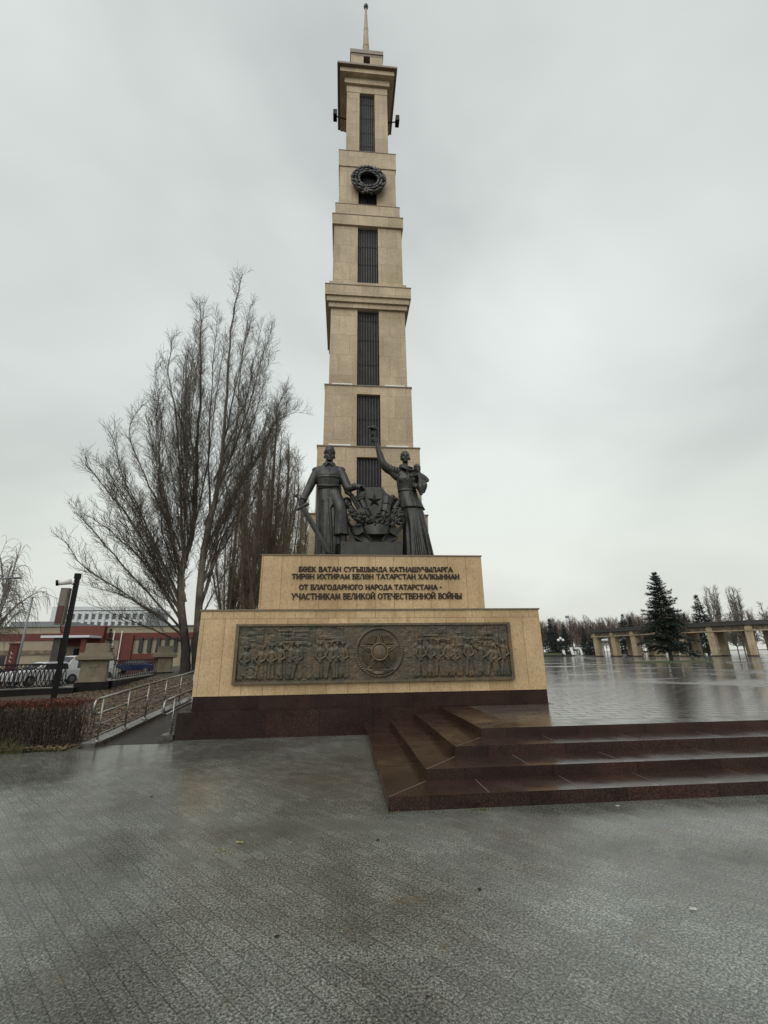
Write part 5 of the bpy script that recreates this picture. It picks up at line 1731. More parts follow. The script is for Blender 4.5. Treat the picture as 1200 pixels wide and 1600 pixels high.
# bare far trees: three birches and two rounder grey trees, copied
bt = []
for sd_, style in ((81, 0), (82, 0), (83, 0), (84, 1), (85, 1), (86, 2)):
    random.seed(sd_)
    tk, cr = Tubes(), Tubes()
    H_ = 14.0
    for k in range({0: 15, 1: 26, 2: 13}[style]):
        a = rnd(0, 6.28); u = Vector((math.cos(a), math.sin(a), 0))
        if k == 0 and style != 2:
            P = smooth_path([(0, 0, -0.1), (0.1, 0, 5), (-0.1, 0.1, 10), (0, 0, H_)], 3)
        else:
            z0 = H_ * (rnd(0.15, 0.6) if style != 2 else rnd(0.05, 0.2))
            w = {0: rnd(0.8, 2.0), 1: rnd(1.5, 4.2), 2: rnd(0.6, 3.0)}[style]
            zt = min(H_, z0 + rnd(4, 7)) if style == 0 else (z0 + rnd(2.5, 5.5) if style == 1 else H_ * rnd(0.75, 1.0))
            P = smooth_path([Vector((0, 0, z0)), u * w * 0.7 + Vector((0, 0, z0 + (zt - z0) * 0.45)), u * w + Vector((0, 0, zt))], 3)
        tk.add(P, [(0.16 if k == 0 else 0.07) * (1 - 0.85 * i / (len(P) - 1)) + 0.015 for i in range(len(P))], 5)
        for p, d, f in walk(P, 0.34 if style != 1 else 0.30, 0.25 if k == 0 else 0.08):
            q = twig_path(p, side_dir(d, R(rnd(20, 45) if style != 1 else rnd(30, 70))), rnd(0.9, 2.2) * (1 - 0.5 * f), 3, 0.10 if style != 1 else 0.0, 0.14)
            cr.add(q, [0.045, 0.04, 0.034, 0.024] if style != 1 else [0.06, 0.055, 0.05, 0.04], 3)
            for p2, d2, f2 in walk(q, 0.30 if style != 1 else 0.24, 0.15):
                q2 = twig_path(p2, side_dir(d2, R(rnd(25, 55))), rnd(0.5, 1.2), 2, 0.08, 0.15)
                cr.add(q2, [0.033, 0.028, 0.02], 3)
    tm = {0: 'wood_trunk', 1: 'grey_twig', 2: 'grey_twig'}[style]
    cm = {0: 'wood_twig', 1: 'grey_twig', 2: 'grey_twig'}[style]
    me_t = bpy.data.meshes.new('trunk'); me_t.from_pydata([tuple(v) for v in tk.V], [], tk.F); me_t.materials.append(M[tm])
    me_c = bpy.data.meshes.new('crown'); me_c.from_pydata([tuple(v) for v in cr.V], [], cr.F); me_c.materials.append(M[cm])
    bt.append((me_t, me_c))
random.seed(90)
for row in range(3):
    for k in range(30):
        f = (k + rnd(-0.35, 0.35)) / 29
        x = 84 + 62 * f + row * 5; y = 186 - 20 * f + row * 11
        s = rnd(0.92, 1.14) * (1.0 if f < 0.6 else 1.08)
        far_tree(random.choice((0, 1, 2)), 'birch', 'bare reddish brown birch in the far wood behind the plaza', 'tree', 'bare birches of the far wood', x, y, 0.3, s, s * rnd(0.8, 1.05), rnd(0, 6.28), bt)
for k in range(46):                                   # the same wood runs on behind the monument and past the colonnade
    if k < 30: x, y = 80 - 4.2 * k + rnd(-2, 2), 188 + rnd(-6, 14) + 0.3 * k
    else: x, y = 150 + 5.0 * (k - 30) + rnd(-2, 2), 150 - 5.5 * (k - 30) + rnd(-5, 5)
    s = rnd(0.9, 1.15)
    far_tree(random.choice((0, 1, 2)), 'birch', 'bare reddish brown birch in the far wood behind the plaza', 'tree', 'bare birches of the far wood', x, y, 0.3, s, s * rnd(0.9, 1.1), rnd(0, 6.28), bt)
for i, (x, y, h, k, w, lab) in enumerate([
        (119.2, 125.6, 20.6, 5, 1.15, 'tall fan shaped bare poplar behind the colonnade, left of the grey trees'),
        (124.5, 123.5, 20.0, 5, 1.1, 'bare fan shaped tree at the right shoulder of the far poplar'),
        (116.9, 115.3, 12.6, 3, 1.0, 'round grey bare tree just right of the far poplars'),
        (122.5, 112.0, 14.2, 4, 1.1, 'grey bare tree second from the right edge, above the colonnade roof'),
        (126.5, 106.0, 16.0, 3, 1.1, 'bushy grey bare tree at the right edge above the colonnade roof'),
        (131.0, 108.0, 16.5, 4, 1.2, 'grey bare tree cut by the right edge of the picture'),
        (108.0, 108.0, 11.0, 4, 0.9, 'low grey bare tree between the spiky spruce and the far poplars'),
        (99.0, 104.0, 10.0, 3, 0.9, 'low grey bare tree left of the spiky topped spruce')]):
    far_tree(k, 'bare_tree', lab, 'tree', 'bare trees behind the colonnade', x, y, 0.3, h / 14, w * (1.0 if k != 5 else 1.0), i * 1.1, bt)

# ------------------------------------------------------------------ hedge, fallen leaves, weeds
random.seed(101)
hg = thing('hedge', 'clipped reddish brown hedge along the left edge of the pavement', 'hedge', (-7.0, -0.3, 0))


def hedge_front(x):
    return -0.72 - (x + 5.95) * -0.075


def leaf(V, F, p, s, tilt=1.0):
    n = Vector((rnd(-1, 1) * tilt, rnd(-1, 1) * tilt, 1 if tilt < 1 else rnd(-1, 1))).normalized()
    u = n.orthogonal().normalized()
    u = Matrix.Rotation(rnd(0, 6.28), 3, n) @ u
    v = n.cross(u)
    b = len(V)
    V.extend((p - u * s, p + v * s * 0.55 + n * s * 0.15, p + u * s, p - v * s * 0.55 + n * s * 0.15))
    F.append((b, b + 1, b + 2, b + 3))


V1, F1, V2, F2 = [], [], [], []
st = Tubes()
for k in range(42000):
    x = -5.98 - rnd(0, 1) * 5.5
    fy = hedge_front(x)
    # denser in the shell than in the heart
    dpt = min(abs(random.gauss(0, 0.16)), 1.0) if random.random() < 0.6 else rnd(0, 1.0)
    top = 0.84 + 0.05 * mnoise.noise((x * 2.2, dpt * 3, 0)) + 0.025 * mnoise.noise((x * 9, dpt * 9, 4))
    z = top * (rnd(0, 1) ** 0.75) if random.random() < 0.62 else top - abs(random.gauss(0, 0.05))
    bulge = 0.05 * mnoise.noise((x * 2.6, z * 3.0, 7)) - 0.06 * (z > 0.7) * (z - 0.7) / 0.15
    p = Vector((x, fy + dpt - bulge, z))
    if z > top - 0.13 + 0.05 * mnoise.noise((x * 4, 0, 2)):
        leaf(V1, F1, p, rnd(0.010, 0.022))
    elif z > 0.12:
        if random.random() < 0.62: leaf(V2, F2, p, rnd(0.009, 0.019))
for k in range(2600):
    x = -5.98 - rnd(0, 1) * 5.5
    y = hedge_front(x) + (abs(random.gauss(0, 0.22)) if random.random() < 0.7 else rnd(0, 1))
    z0, L = (0.0, rnd(0.6, 0.84)) if random.random() < 0.5 else (rnd(0.15, 0.55), rnd(0.2, 0.35))
    q = twig_path((x, y, z0), (rnd(-0.25, 0.25), rnd(-0.3, 0.2), 1), L, 4, 0.05, 0.16)
    if q[-1].z > 0.88: continue
    st.add(q, [0.006, 0.0055, 0.005, 0.004, 0.003], 3)
st.obj('stems', M['hedge_stem'], hg, world=True)
pyobj('top_leaves', V1, F1, M['hedge_leaf'], hg, world=True)
pyobj('lower_leaves', V2, F2, M['hedge_low'], hg, world=True)

V, F = [], []
random.seed(102)
for k in range(15000):
    if k < 12500:
        y = -0.2 + 15 * rnd(0, 1) ** 1.25
        x = -5.86 - rnd(0, 1) * (4.6 + 0.05 * y)
    else:
        x = -5.95 - rnd(0, 1) * 3.5
        y = hedge_front(x) + rnd(-0.27, 0.18)
    if x > -5.84 and y > -0.7: continue
    zb = max(bank_z(x, y), 0.0)
    leaf(V, F, Vector((x, y, zb + rnd(0.005, 0.035))), rnd(0.022, 0.050), 0.5)
tag(pyobj('fallen_leaves', V, F, M['litter']), 'brown fallen leaves strewn over the bank behind the hedge', 'leaves', kind='stuff')
random.seed(103)
for i, (x, y, n, h, lab) in enumerate([(-6.75, -1.05, 60, 0.20, 'yellow green grass tuft at the foot of the hedge'), (-7.05, -0.98, 50, 0.34, 'taller grass tuft against the hedge at the left edge'),
                                       (-6.25, -0.98, 36, 0.10, 'short grass tuft near the ramp kerb below the hedge'), (0.75, -5.22, 26, 0.035, 'small green weed in the joint under the lowest step'),
                                       (-0.25, -5.18, 14, 0.025, 'tiny weed at the outer corner of the lowest step')]):
    tb = Tubes()
    r_ = 0.09 if h > 0.06 else 0.045
    for k in range(n):
        p = Vector((x + random.gauss(0, r_) * (1.6 if h < 0.06 else 1.6), y + random.gauss(0, r_ * 0.4) * (0.4 if h < 0.06 else 1), 0.0))
        q = twig_path(p, (rnd(-0.6, 0.6), rnd(-0.6, 0.6), 1), h * rnd(0.5, 1.1), 3, -0.12, 0.15)
        tb.add(q, [0.006, 0.005, 0.004, 0.001], 3)
    t = tb.obj('grass_tuft', M['weed'])
    tag(t, lab, 'grass', 'grass tufts')


# ------------------------------------------------------------------ stainless handrails
def ramp_z(y, kerb=True):
    return (0.105 + (y - 0.1) * 0.0556) if kerb else (0.03 + (y - 0.2) * 0.0562)


def handrail(name, label, x, posts, y0, y1, kerb, lows, two, loop):
    root = thing(name, label, 'handrail', (x, posts[0], 0))

    def z(y): return ramp_z(y, kerb)
    HT = 0.80
    bm = B()
    tube(bm, [(x, y0, z(y0) + HT), (x, y1, z(y1) + HT)], 0.024, 10)
    if loop:
        zz = z(y0) + HT
        tube(bm, smooth_path([(x, y0, zz), (x, y0 - 0.12, zz - 0.03), (x, y0 - 0.17, zz - 0.14), (x, y0 - 0.13, zz - 0.26), (x, y0, zz - 0.29)], 5), 0.024, 10)
    obj('top_rail', bm, M['steel'], root, world=True, smooth=True)
    bm = B()
    tube(bm, [(x, y0, z(y0) + HT - 0.285), (x, y1, z(y1) + HT - 0.285)], 0.020, 8)
    obj('middle_rail', bm, M['steel'], root, world=True, smooth=True)
    for h in lows:
        bm = B()
        tube(bm, [(x, posts[0], z(posts[0]) + h), (x, y1, z(y1) + h)], 0.010, 6)
        obj('thin_rail', bm, M['steel'], root, world=True, smooth=True)
    for y in posts:
        bm = B()
        tube(bm, [(x + 0.035, y, z(y) - 0.02), (x + 0.035, y, z(y) + HT - 0.03)], 0.019, 10)
        for h in (HT - 0.01, HT - 0.285):
            tube(bm, [(x + 0.035, y, z(y) + h - 0.05), (x + 0.03, y, z(y) + h - 0.015), (x, y, z(y) + h)], 0.012, 6)
            tube(bm, [(x, y - 0.03, z(y) + h), (x, y + 0.03, z(y) + h)], 0.029, 10)
        p = obj('post', bm, M['steel'], root, world=True, smooth=True)
        bm = B()
        tube(bm, [(x + 0.035, y, z(y) - 0.01), (x + 0.035, y, z(y) + 0.022)], [0.062, 0.055], 14)
        obj('foot', bm, M['steel'], p, world=True, smooth=True)
    return root


handrail('handrail', 'long stainless handrail on the kerb at the left side of the ramp', -5.66, [-0.46, 0.70, 1.75, 2.92, 4.10, 5.28, 6.46, 7.64], -0.55, 8.3, True, (0.10, 0.30), True, True)
handrail('handrail', 'short stainless handrail between the ramp and the dark plinth base', -4.40, [-0.02, 1.20, 2.4, 3.6, 4.8, 6.0], -0.35, 6.4, False, (0.16, 0.34), True, True)
bm = B()
box(bm, -4.52, -4.25, -0.22, 0.16, -0.05, 0.105)
tag(obj('footing_block', bm, M['kerb'], bevel=0.01), 'small dark granite block under the first post of the short handrail', 'block')

# ------------------------------------------------------------------ retaining wall, stone pillars, iron railing
FA = Vector((-17.2, 6.45, 0)); FB = Vector((-11.18, 8.85, 0)); FC = Vector((-10.62, 10.15, 0)); FD = Vector((-11.75, 18.3, 0))
wl = thing('retaining_wall', 'low damp dark granite wall under the iron railing and stone pillars', 'wall', (-11.0, 9.5, 0))


def wall_run(a, b, w, z0, z1, over=0.0):
    d = (b - a).normalized(); n = Vector((-d.y, d.x, 0)) * w / 2
    a = a - d * over; b = b + d * over
    bm = B()
    lo = [bm.verts.new((p.x, p.y, z0)) for p in (a - n, b - n, b + n, a + n)]
    hi = [bm.verts.new((p.x, p.y, z1)) for p in (a - n, b - n, b + n, a + n)]
    bm.faces.new(hi); bm.faces.new(lo[::-1])
    for k in range(4):
        bm.faces.new((lo[k], lo[(k + 1) % 4], hi[(k + 1) % 4], hi[k]))
    return bm


obj('wall_section', wall_run(FA, FB, 0.42, -0.3, 0.56), M['darkwall'], wl, world=True, bevel=0.01)
obj('wall_section', wall_run(FC, FD, 0.42, -0.3, 0.70), M['darkwall'], wl, world=True, bevel=0.01)
obj('wall_coping', wall_run(FA, FB, 0.48, 0.562, 0.60), M['kerb'], wl, world=True, bevel=0.006)
obj('wall_coping', wall_run(FC, FD, 0.48, 0.702, 0.74), M['kerb'], wl, world=True, bevel=0.006)


def pillar(label, x, y, rz, z):
    root = thing('stone_pillar', label, 'pillar', (x, y, z), R(rz), 'stone pillars of the railing')
    for nm, a0, a1, h0, h1, mt, bv in (('base', 0.58, 0.56, -1.0, 0.0, 'darkwall', 0.01), ('body', 0.47, 0.44, 0.0, 0.80, 'pillar', 0.012), ('cap', 0.52, 0.64, 0.80, 0.86, 'pillar', 0.008),
                                       ('cap', 0.66, 0.66, 0.86, 0.99, 'pillar', 0.015), ('cap', 0.58, 0.56, 0.99, 1.13, 'pillar', 0.012), ('top_block', 0.42, 0.41, 1.13, 1.50, 'pillar', 0.015)):
        bm = B()
        box(bm, -a0, a0, -a0, a0, h0, h1, top=(a0 - a1, a0 - a1))
        obj(nm, bm, M[mt], root, bevel=bv)
    for f in range(4):                                 # raised tablet on every face
        bm = B()
        box(bm, -0.17, 0.17, -0.475, -0.44, 0.56, 0.66)
        box(bm, -0.055, 0.055, -0.473, -0.44, 0.22, 0.558)
        bmesh.ops.rotate(bm, cent=(0, 0, 0), matrix=Matrix.Rotation(f * math.pi / 2, 3, 'Z'), verts=bm.verts)
        obj('tablet', bm, M['pillar'], root, bevel=0.006)


pillar('nearer sandy stone pillar with stepped cap, between the two iron railings', -10.95, 9.65, 20, 0.74)
pillar('farther sandy stone pillar with stepped cap, at the foot of the poplars', -11.65, 19.0, 14, 0.80)


def railing(label, a, b, z0, z1, gap=0.135, rb=0.019, bow=1.0):
    L = (b - a).length
    root = thing('iron_railing', label, 'railing', (a.x, a.y, 0), math.atan2(b.y - a.y, b.x - a.x), 'iron railings')
    for nm, za, zb in (('top_rail', z1 - 0.05, z1), ('bottom_rail', z0, z0 + 0.035), ('upper_rail', z1 - 0.19, z1 - 0.16)):
        bm = B()
        box(bm, 0.05, L - 0.05, -0.018, 0.018, za, zb)
        obj(nm, bm, M['iron'], root)
    n = int(L / gap)
    bm = B()                                           # two bowed bars crossing those of the next baluster
    h0, h1 = z0 + 0.03, z1 - 0.17
    for s in (-1, 1):
        tube(bm, smooth_path([(-s * 0.075 * bow, 0, h0), (s * 0.02 * bow, s * 0.008, h0 + 0.12), (s * 0.048 * bow, s * 0.008, (h0 + h1) / 2), (s * 0.02 * bow, s * 0.008, h1 - 0.12), (-s * 0.075 * bow, 0, h1)], 3), rb, 5)
    tube(bm, [(0.055 * math.cos(q), 0, h1 + 0.082 + 0.055 * math.sin(q)) for q in [2 * math.pi * k / 10 for k in range(11)]], 0.013, 5, cap=False)
    me = bpy.data.meshes.new('baluster'); bm.to_mesh(me); bm.free(); me.materials.append(M['iron'])
    for k in range(n):
        o = bpy.data.objects.new('baluster', me)
        COL.objects.link(o)
        o.parent = root
        o.location = ((k + 0.5) * L / n, 0, 0)


railing('black iron railing with bowed bars, left of the nearer stone pillar', FA, Vector((-11.5, 8.72, 0)), 0.62, 1.47)
railing('black iron railing with bowed bars between the two stone pillars', Vector((-10.70, 10.6, 0)), FD, 0.76, 1.56, 0.34, 0.012, 0.5)

# ------------------------------------------------------------------ pole with camera and sign, street lamp, grey pole
t = thing('camera_pole', 'black square pole with a white security camera and a narrow sign box', 'pole', (-9.05, 3.85, 0))
bm = B()
box(bm, -0.055, 0.055, -0.055, 0.055, 0.0, 4.16)
box(bm, -0.07, 0.07, -0.07, 0.07, 4.02, 4.18)
obj('shaft', bm, M['black'], t, bevel=0.008)
bm = B()
box(bm, -0.36, -0.13, -0.10, 0.06, 2.62, 3.72)
s_ = obj('sign_box', bm, M['pillar'], t, bevel=0.01)
bm = B()
box(bm, -0.335, -0.155, -0.115, -0.09, 3.18, 3.69)
obj('sign_face', bm, M['sign_grey'], s_)
bm = B()
box(bm, -0.335, -0.155, -0.116, -0.09, 2.66, 3.178)
obj('sign_face', bm, M['sign_red'], s_)
bm = B()
tube(bm, smooth_path([(-0.2, 0, 2.62), (-0.18, 0, 2.45), (-0.10, 0, 2.40)], 3), 0.015, 6)
obj('cable', bm, M['black'], t)
bm = B()
tube(bm, [(-0.05, -0.05, 3.86), (-0.14, -0.06, 3.90)], 0.05, 10)
tube(bm, [(-0.12, -0.06, 3.92), (-0.42, -0.20, 3.86)], [0.085, 0.08], 14)
c_ = obj('camera', bm, M['white'], t, smooth=True)
bm = B()
tube(bm, [(-0.415, -0.198, 3.86), (-0.47, -0.225, 3.85)], [0.092, 0.086], 14)
obj('lens_hood', bm, M['black'], c_, smooth=True)

t = thing('street_lamp', 'grey street lamp with a long curved arm at the far left edge', 'street lamp', (-18.9, 11.4, 0))
bm = B()
tube(bm, smooth_path([(0, 0, 0), (0, 0, 3.0), (0.05, 0, 4.0), (0.5, 0.2, 4.9), (1.3, 0.55, 5.3), (1.9, 0.8, 5.38)], 6), [0.10 - 0.0021 * k for k in range(31)], 8)
obj('mast', bm, M['roof'], t, smooth=True)
bm = B()
tube(bm, [(1.85, 0.78, 5.38), (2.0, 0.85, 5.41), (2.3, 0.97, 5.44), (2.42, 1.02, 5.44)], [(0.03, 0.04), (0.09, 0.05), (0.09, 0.05), (0.04, 0.03)], 10)
obj('lamp_head', bm, M['roof'], t, smooth=True)
t = thing('grey_pole', 'thin grey metal pole rising in front of the birch at the left', 'pole', (-16.3, 13.2, 0))
bm = B(); tube(bm, [(0, 0, -0.05), (0, 0, 4.55)], [0.06, 0.045], 8); obj('shaft', bm, M['roof'], t, smooth=True)
bm = B(); tube(bm, [(0, 0, 4.55), (0, 0, 4.62)], [0.06, 0.04], 8); obj('cap', bm, M['roof'], t, smooth=True)

# ------------------------------------------------------------------ parked cars


def car(label, x, y, rz, paint, van=False):
    root = thing('parked_car', label, 'car', (x, y, -0.012), R(rz), 'cars parked beyond the railing')
    hw = 0.86
    ztop = 1.85 if van else 1.46
    bm = B()                                           # lower body: side profile lofted over the width
    prof = [(-2.15, 0.30), (-2.22, 0.55), (-2.18, 0.86), (-1.25, 0.96), (1.55, 0.98), (2.08, 0.90), (2.14, 0.55), (2.08, 0.30)]
    rows = []
    for yy, k in ((-hw, 0.94), (-hw * 0.97, 0.99), (-hw * 0.6, 1.0), (hw * 0.6, 1.0), (hw * 0.97, 0.99), (hw, 0.94)):
        rows.append([bm.verts.new((px * (0.985 if abs(yy) == hw else 1), yy, 0.3 + (pz - 0.3) * k)) for px, pz in prof])
    for a, b in zip(rows, rows[1:]):
        for k in range(len(prof)):
            bm.faces.new((a[k], a[(k + 1) % len(prof)], b[(k + 1) % len(prof)], b[k]))
    bm.faces.new(rows[0][::-1]); bm.faces.new(rows[-1])
    bmesh.ops.recalc_face_normals(bm, faces=bm.faces)
    body = obj('body', bm, M[paint], root, bevel=0.03)
    x0, x1 = (-1.95, 1.95) if van else (-1.15, 1.60)
    cab = [(x0, 0.95), (x0 + 0.62, ztop - 0.06), (x0 + 0.95, ztop), (x1 - 0.85 if not van else x1 - 0.35, ztop), (x1 - 0.55 if not van else x1 - 0.12, ztop - 0.07), (x1, 0.95)]
    bm = B()
    rows = []
    for s in (-1, 1):
        rows.append([bm.verts.new((px, s * (hw * 0.95 - 0.17 * (pz - 0.95) / 0.5), pz)) for px, pz in cab])
    for k in range(len(cab)):
        bm.faces.new((rows[0][k], rows[0][(k + 1) % len(cab)], rows[1][(k + 1) % len(cab)], rows[1][k]))
    bm.faces.new(rows[0][::-1]); bm.faces.new(rows[1])
    bmesh.ops.recalc_face_normals(bm, faces=bm.faces)
    obj('roof', bm, M[paint], root, bevel=0.04)
    for s in (-1, 1):                                  # side windows and screens
        for u0, u1 in ((0.24, 0.50), (0.53, 0.76)):
            bm = B()
            xa, xb = x0 + (x1 - x0) * u0, x0 + (x1 - x0) * u1
            pts = [(xa - 0.10 * (u0 < 0.3), 1.0), (xb + 0.08 * (u1 > 0.6), 1.0), (xb, ztop - 0.11), (xa + 0.08, ztop - 0.11)]
            q = [bm.verts.new((px, s * (hw * 0.95 - 0.17 * (pz - 0.95) / 0.5 + 0.012), pz)) for px, pz in pts]
            w = [bm.verts.new((v.co.x, v.co.y - s * 0.03, v.co.z)) for v in q]
            bm.faces.new(q if s < 0 else q[::-1]); bm.faces.new(w[::-1] if s < 0 else w)
            for k in range(4): bm.faces.new((q[k], q[(k + 1) % 4], w[(k + 1) % 4], w[k]))
            obj('window', bm, M['glass'], root)
    for xa, za, xb, zb, nx in ((x0 + 0.05, 1.03, x0 + 0.60, ztop - 0.09, -0.02), (x1 - 0.03, 1.03, (x1 - 0.57) if not van else (x1 - 0.14), ztop - 0.11, 0.02)):
        bm = B()
        q = [bm.verts.new((xx + nx * 1.2, yy, zz + 0.012)) for xx, yy, zz in ((xa, -0.66, za), (xa, 0.66, za), (xb, 0.55, zb), (xb, -0.55, zb))]
        w = [bm.verts.new((v.co.x - nx * 2, v.co.y, v.co.z - 0.03)) for v in q]
        bm.faces.new(q); bm.faces.new(w[::-1])
        for k in range(4): bm.faces.new((q[k], q[(k + 1) % 4], w[(k + 1) % 4], w[k]))
        bmesh.ops.recalc_face_normals(bm, faces=bm.faces)
        obj('windscreen', bm, M['glass'], root)
    for sx in (-1.35, 1.32):
        for s in (-1, 1):
            bm = B()
            tube(bm, [(sx, s * 0.66, 0.32), (sx, s * 0.89, 0.32)], 0.325, 20)
            w = obj('wheel', bm, M['rubber'], root, smooth=False)
            bm = B()
            tube(bm, [(sx, s * 0.80, 0.32), (sx, s * 0.90, 0.32)], [0.20, 0.19], 14)
            obj('rim', bm, M['steel'], w)
    for sx, mt, nm in ((-2.2, 'globe', 'headlight'), (2.11, 'tail', 'tail_light')):
        for s in (-1, 1):
            bm = B()
            box(bm, sx - 0.04, sx + 0.05, s * 0.64 - 0.16, s * 0.64 + 0.16, 0.64, 0.80)
            obj(nm, bm, M[mt], root, bevel=0.02)


car('white saloon car parked beyond the left iron railing, its roof just showing', -20.9, 23.2, 62, 'car_white')
car('charcoal car parked behind the left railing at the picture edge', -24.6, 21.6, 70, 'car_dark')
car('white van parked behind the nearer stone pillar', -20.0, 26.3, 62, 'car_white', True)
car('dark blue car seen through the railing between the two stone pillars', -24.1, 44.6, 8, 'car_blue')

# ------------------------------------------------------------------ buildings on the left
hs = thing('low_building', 'long low red and beige building with slit windows and entrance canopy', 'building', (-35, 56, 0))
for nm, x0, x1, y0, y1, z0, z1, mt in (
        ('wall', -62, -13, 55.6, 70, -0.1, 4.0, 'beige_wall'), ('red_band', -62, -13, 55.5, 70, 4.0, 4.92, 'red_wall'), ('parapet', -62, -13, 55.6, 70, 4.92, 5.80, 'beige_wall'),
        ('red_block', -38.8, -33.2, 54.9, 55.62, 3.3, 5.86, 'red_wall'), ('red_wall', -31.2, -29.4, 55.2, 55.62, -0.1, 4.6, 'red_wall'), ('red_wall', -29.4, -26.2, 55.35, 55.62, -0.1, 2.15, 'red_wall'),
        ('brown_band', -52, -38.0, 55.45, 55.62, 2.2, 2.75, 'frieze'), ('roof_edge', -62.1, -12.9, 55.4, 70.1, 5.80, 5.92, 'roof'),
        ('roof_house', -47.5, -40, 58, 66, 5.92, 6.7, 'roof')):
    bm = B(); box(bm, x0, x1, y0, y1, z0, z1); obj(nm, bm, M[mt], hs, world=True)
for k in range(9):
    x = -28.6 + k * 1.15
    bm = B(); box(bm, x, x + 0.48, 55.28, 55.7, 2.3, 4.25)
    w = obj('window', bm, M['glass'], hs, world=True)
for k in range(4):
    x = -57 + k * 3.4
    bm = B(); box(bm, x, x + 1.3, 55.5, 55.7, 1.0, 2.1); obj('window', bm, M['glass'], hs, world=True)
bm = B()
box(bm, -39.3, -33.4, 51.8, 54.9, 4.22, 4.50)
cn = obj('canopy', bm, M['grey_wall'], hs, world=True, bevel=0.03)
bm = B(); box(bm, -38.0, -37.1, 52.4, 53.2, -0.1, 4.22); obj('canopy_post', bm, M['pergola_dark'], cn, world=True)
bm = B(); box(bm, -34.6, -34.0, 52.4, 53.0, -0.1, 4.22); obj('canopy_post', bm, M['red_wall'], cn, world=True)
bm = B(); box(bm, -36.9, -34.9, 55.3, 55.62, -0.1, 2.9); obj('door', bm, M['glass'], hs, world=True)
for x in (-31.9, -30.9):
    bm = B(); tube(bm, [(x, 55.05, 0), (x, 55.05, 5.2)], 0.07, 6); obj('drainpipe', bm, M['white'], hs, world=True)

for i, (x, y, lab) in enumerate([(-33.7, 35.6, 'left of the two red gate posts with white lettering before the low building'), (-32.0, 36.5, 'right of the two red gate posts, the narrower one')]):
    t = thing('gate_post', lab, 'post', (x, y, 0), R(12), 'red gate posts')
    bm = B(); w = 0.40 if i == 0 else 0.33
    box(bm, -w, w, -0.25, 0.25, -0.1, 3.0); obj('shaft', bm, M['red_wall'], t, bevel=0.02)
    bm = B(); box(bm, -w - 0.08, w + 0.08, -0.33, 0.33, 3.0, 3.12); obj('cap', bm, M['red_wall'], t)
    bm = B()
    for k in range(3):
        box(bm, -0.10, 0.10, -0.275, -0.25, 1.4 + k * 0.36, 1.44 + k * 0.36); box(bm, -0.10, -0.06, -0.274, -0.25, 1.44 + k * 0.36, 1.62 + k * 0.36)
    obj('lettering', bm, M['white'], t)

ob = thing('office_block', 'pale grey office block with vertical piers rising behind the low building', 'building', (-90, 170, 0))
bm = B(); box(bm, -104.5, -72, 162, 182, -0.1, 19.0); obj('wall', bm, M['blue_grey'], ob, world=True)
bm = B(); box(bm, -105, -71.5, 161.5, 182.5, 18.2, 19.5); obj('parapet', bm, M['grey_wall'], ob, world=True)
bm = B(); box(bm, -104.9, -101.2, 161.3, 182.2, -0.1, 18.2); obj('corner_pier', bm, M['grey_wall'], ob, world=True)
for k in range(12):
    x = -98.9 + k * 2.35
    bm = B(); box(bm, x, x + 0.95, 161.0, 162.1, -0.1, 17.4); obj('pier', bm, M['grey_wall'], ob, world=True)
for k in range(6):
    z = 2.6 + k * 2.85
    bm = B(); box(bm, -101.2, -72, 161.5, 162.1, z, z + 0.95); obj('spandrel', bm, M['grey_wall'], ob, world=True)
for k in range(12):
    for j in range(2, 6):
        x = -100.9 + k * 2.35 + (0.0 if k else 0.1)
        z = 3.55 + (j - 1) * 2.85
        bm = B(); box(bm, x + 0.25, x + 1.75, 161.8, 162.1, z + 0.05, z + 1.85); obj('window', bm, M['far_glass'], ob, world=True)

# small fir by the building
root = far_tree(1, 'spruce', 'small dark fir in front of the low red building, behind the nearer pillar', 'tree', 'spruces', -24.4, 38.4, 0.0, 4.6 / 8.5, 0.42, 0.4, far)

# ------------------------------------------------------------------ colonnade across the plaza
cl = thing('colonnade', 'long curved colonnade of paired tan stone piers under a flat dark roof', 'colonnade', (60, 70, ZP))
FR = [Vector((54.28, 84.63, 0)), Vector((55.63, 80.28, 0)), Vector((57.16, 75.92, 0)), Vector((58.57, 71.57, 0)), Vector((60.26, 67.2, 0)), Vector((62.46, 62.78, 0)), Vector((65.4, 58.6, 0)), Vector((70.2, 56.6, 0)), Vector((75.4, 56.2, 0))]
HP = 4.15


def nrm_at(i):
    a = FR[max(i - 1, 0)]; b = FR[min(i + 1, len(FR) - 1)]
    d = (b - a).normalized()
    return d, Vector((-d.y, d.x, 0))


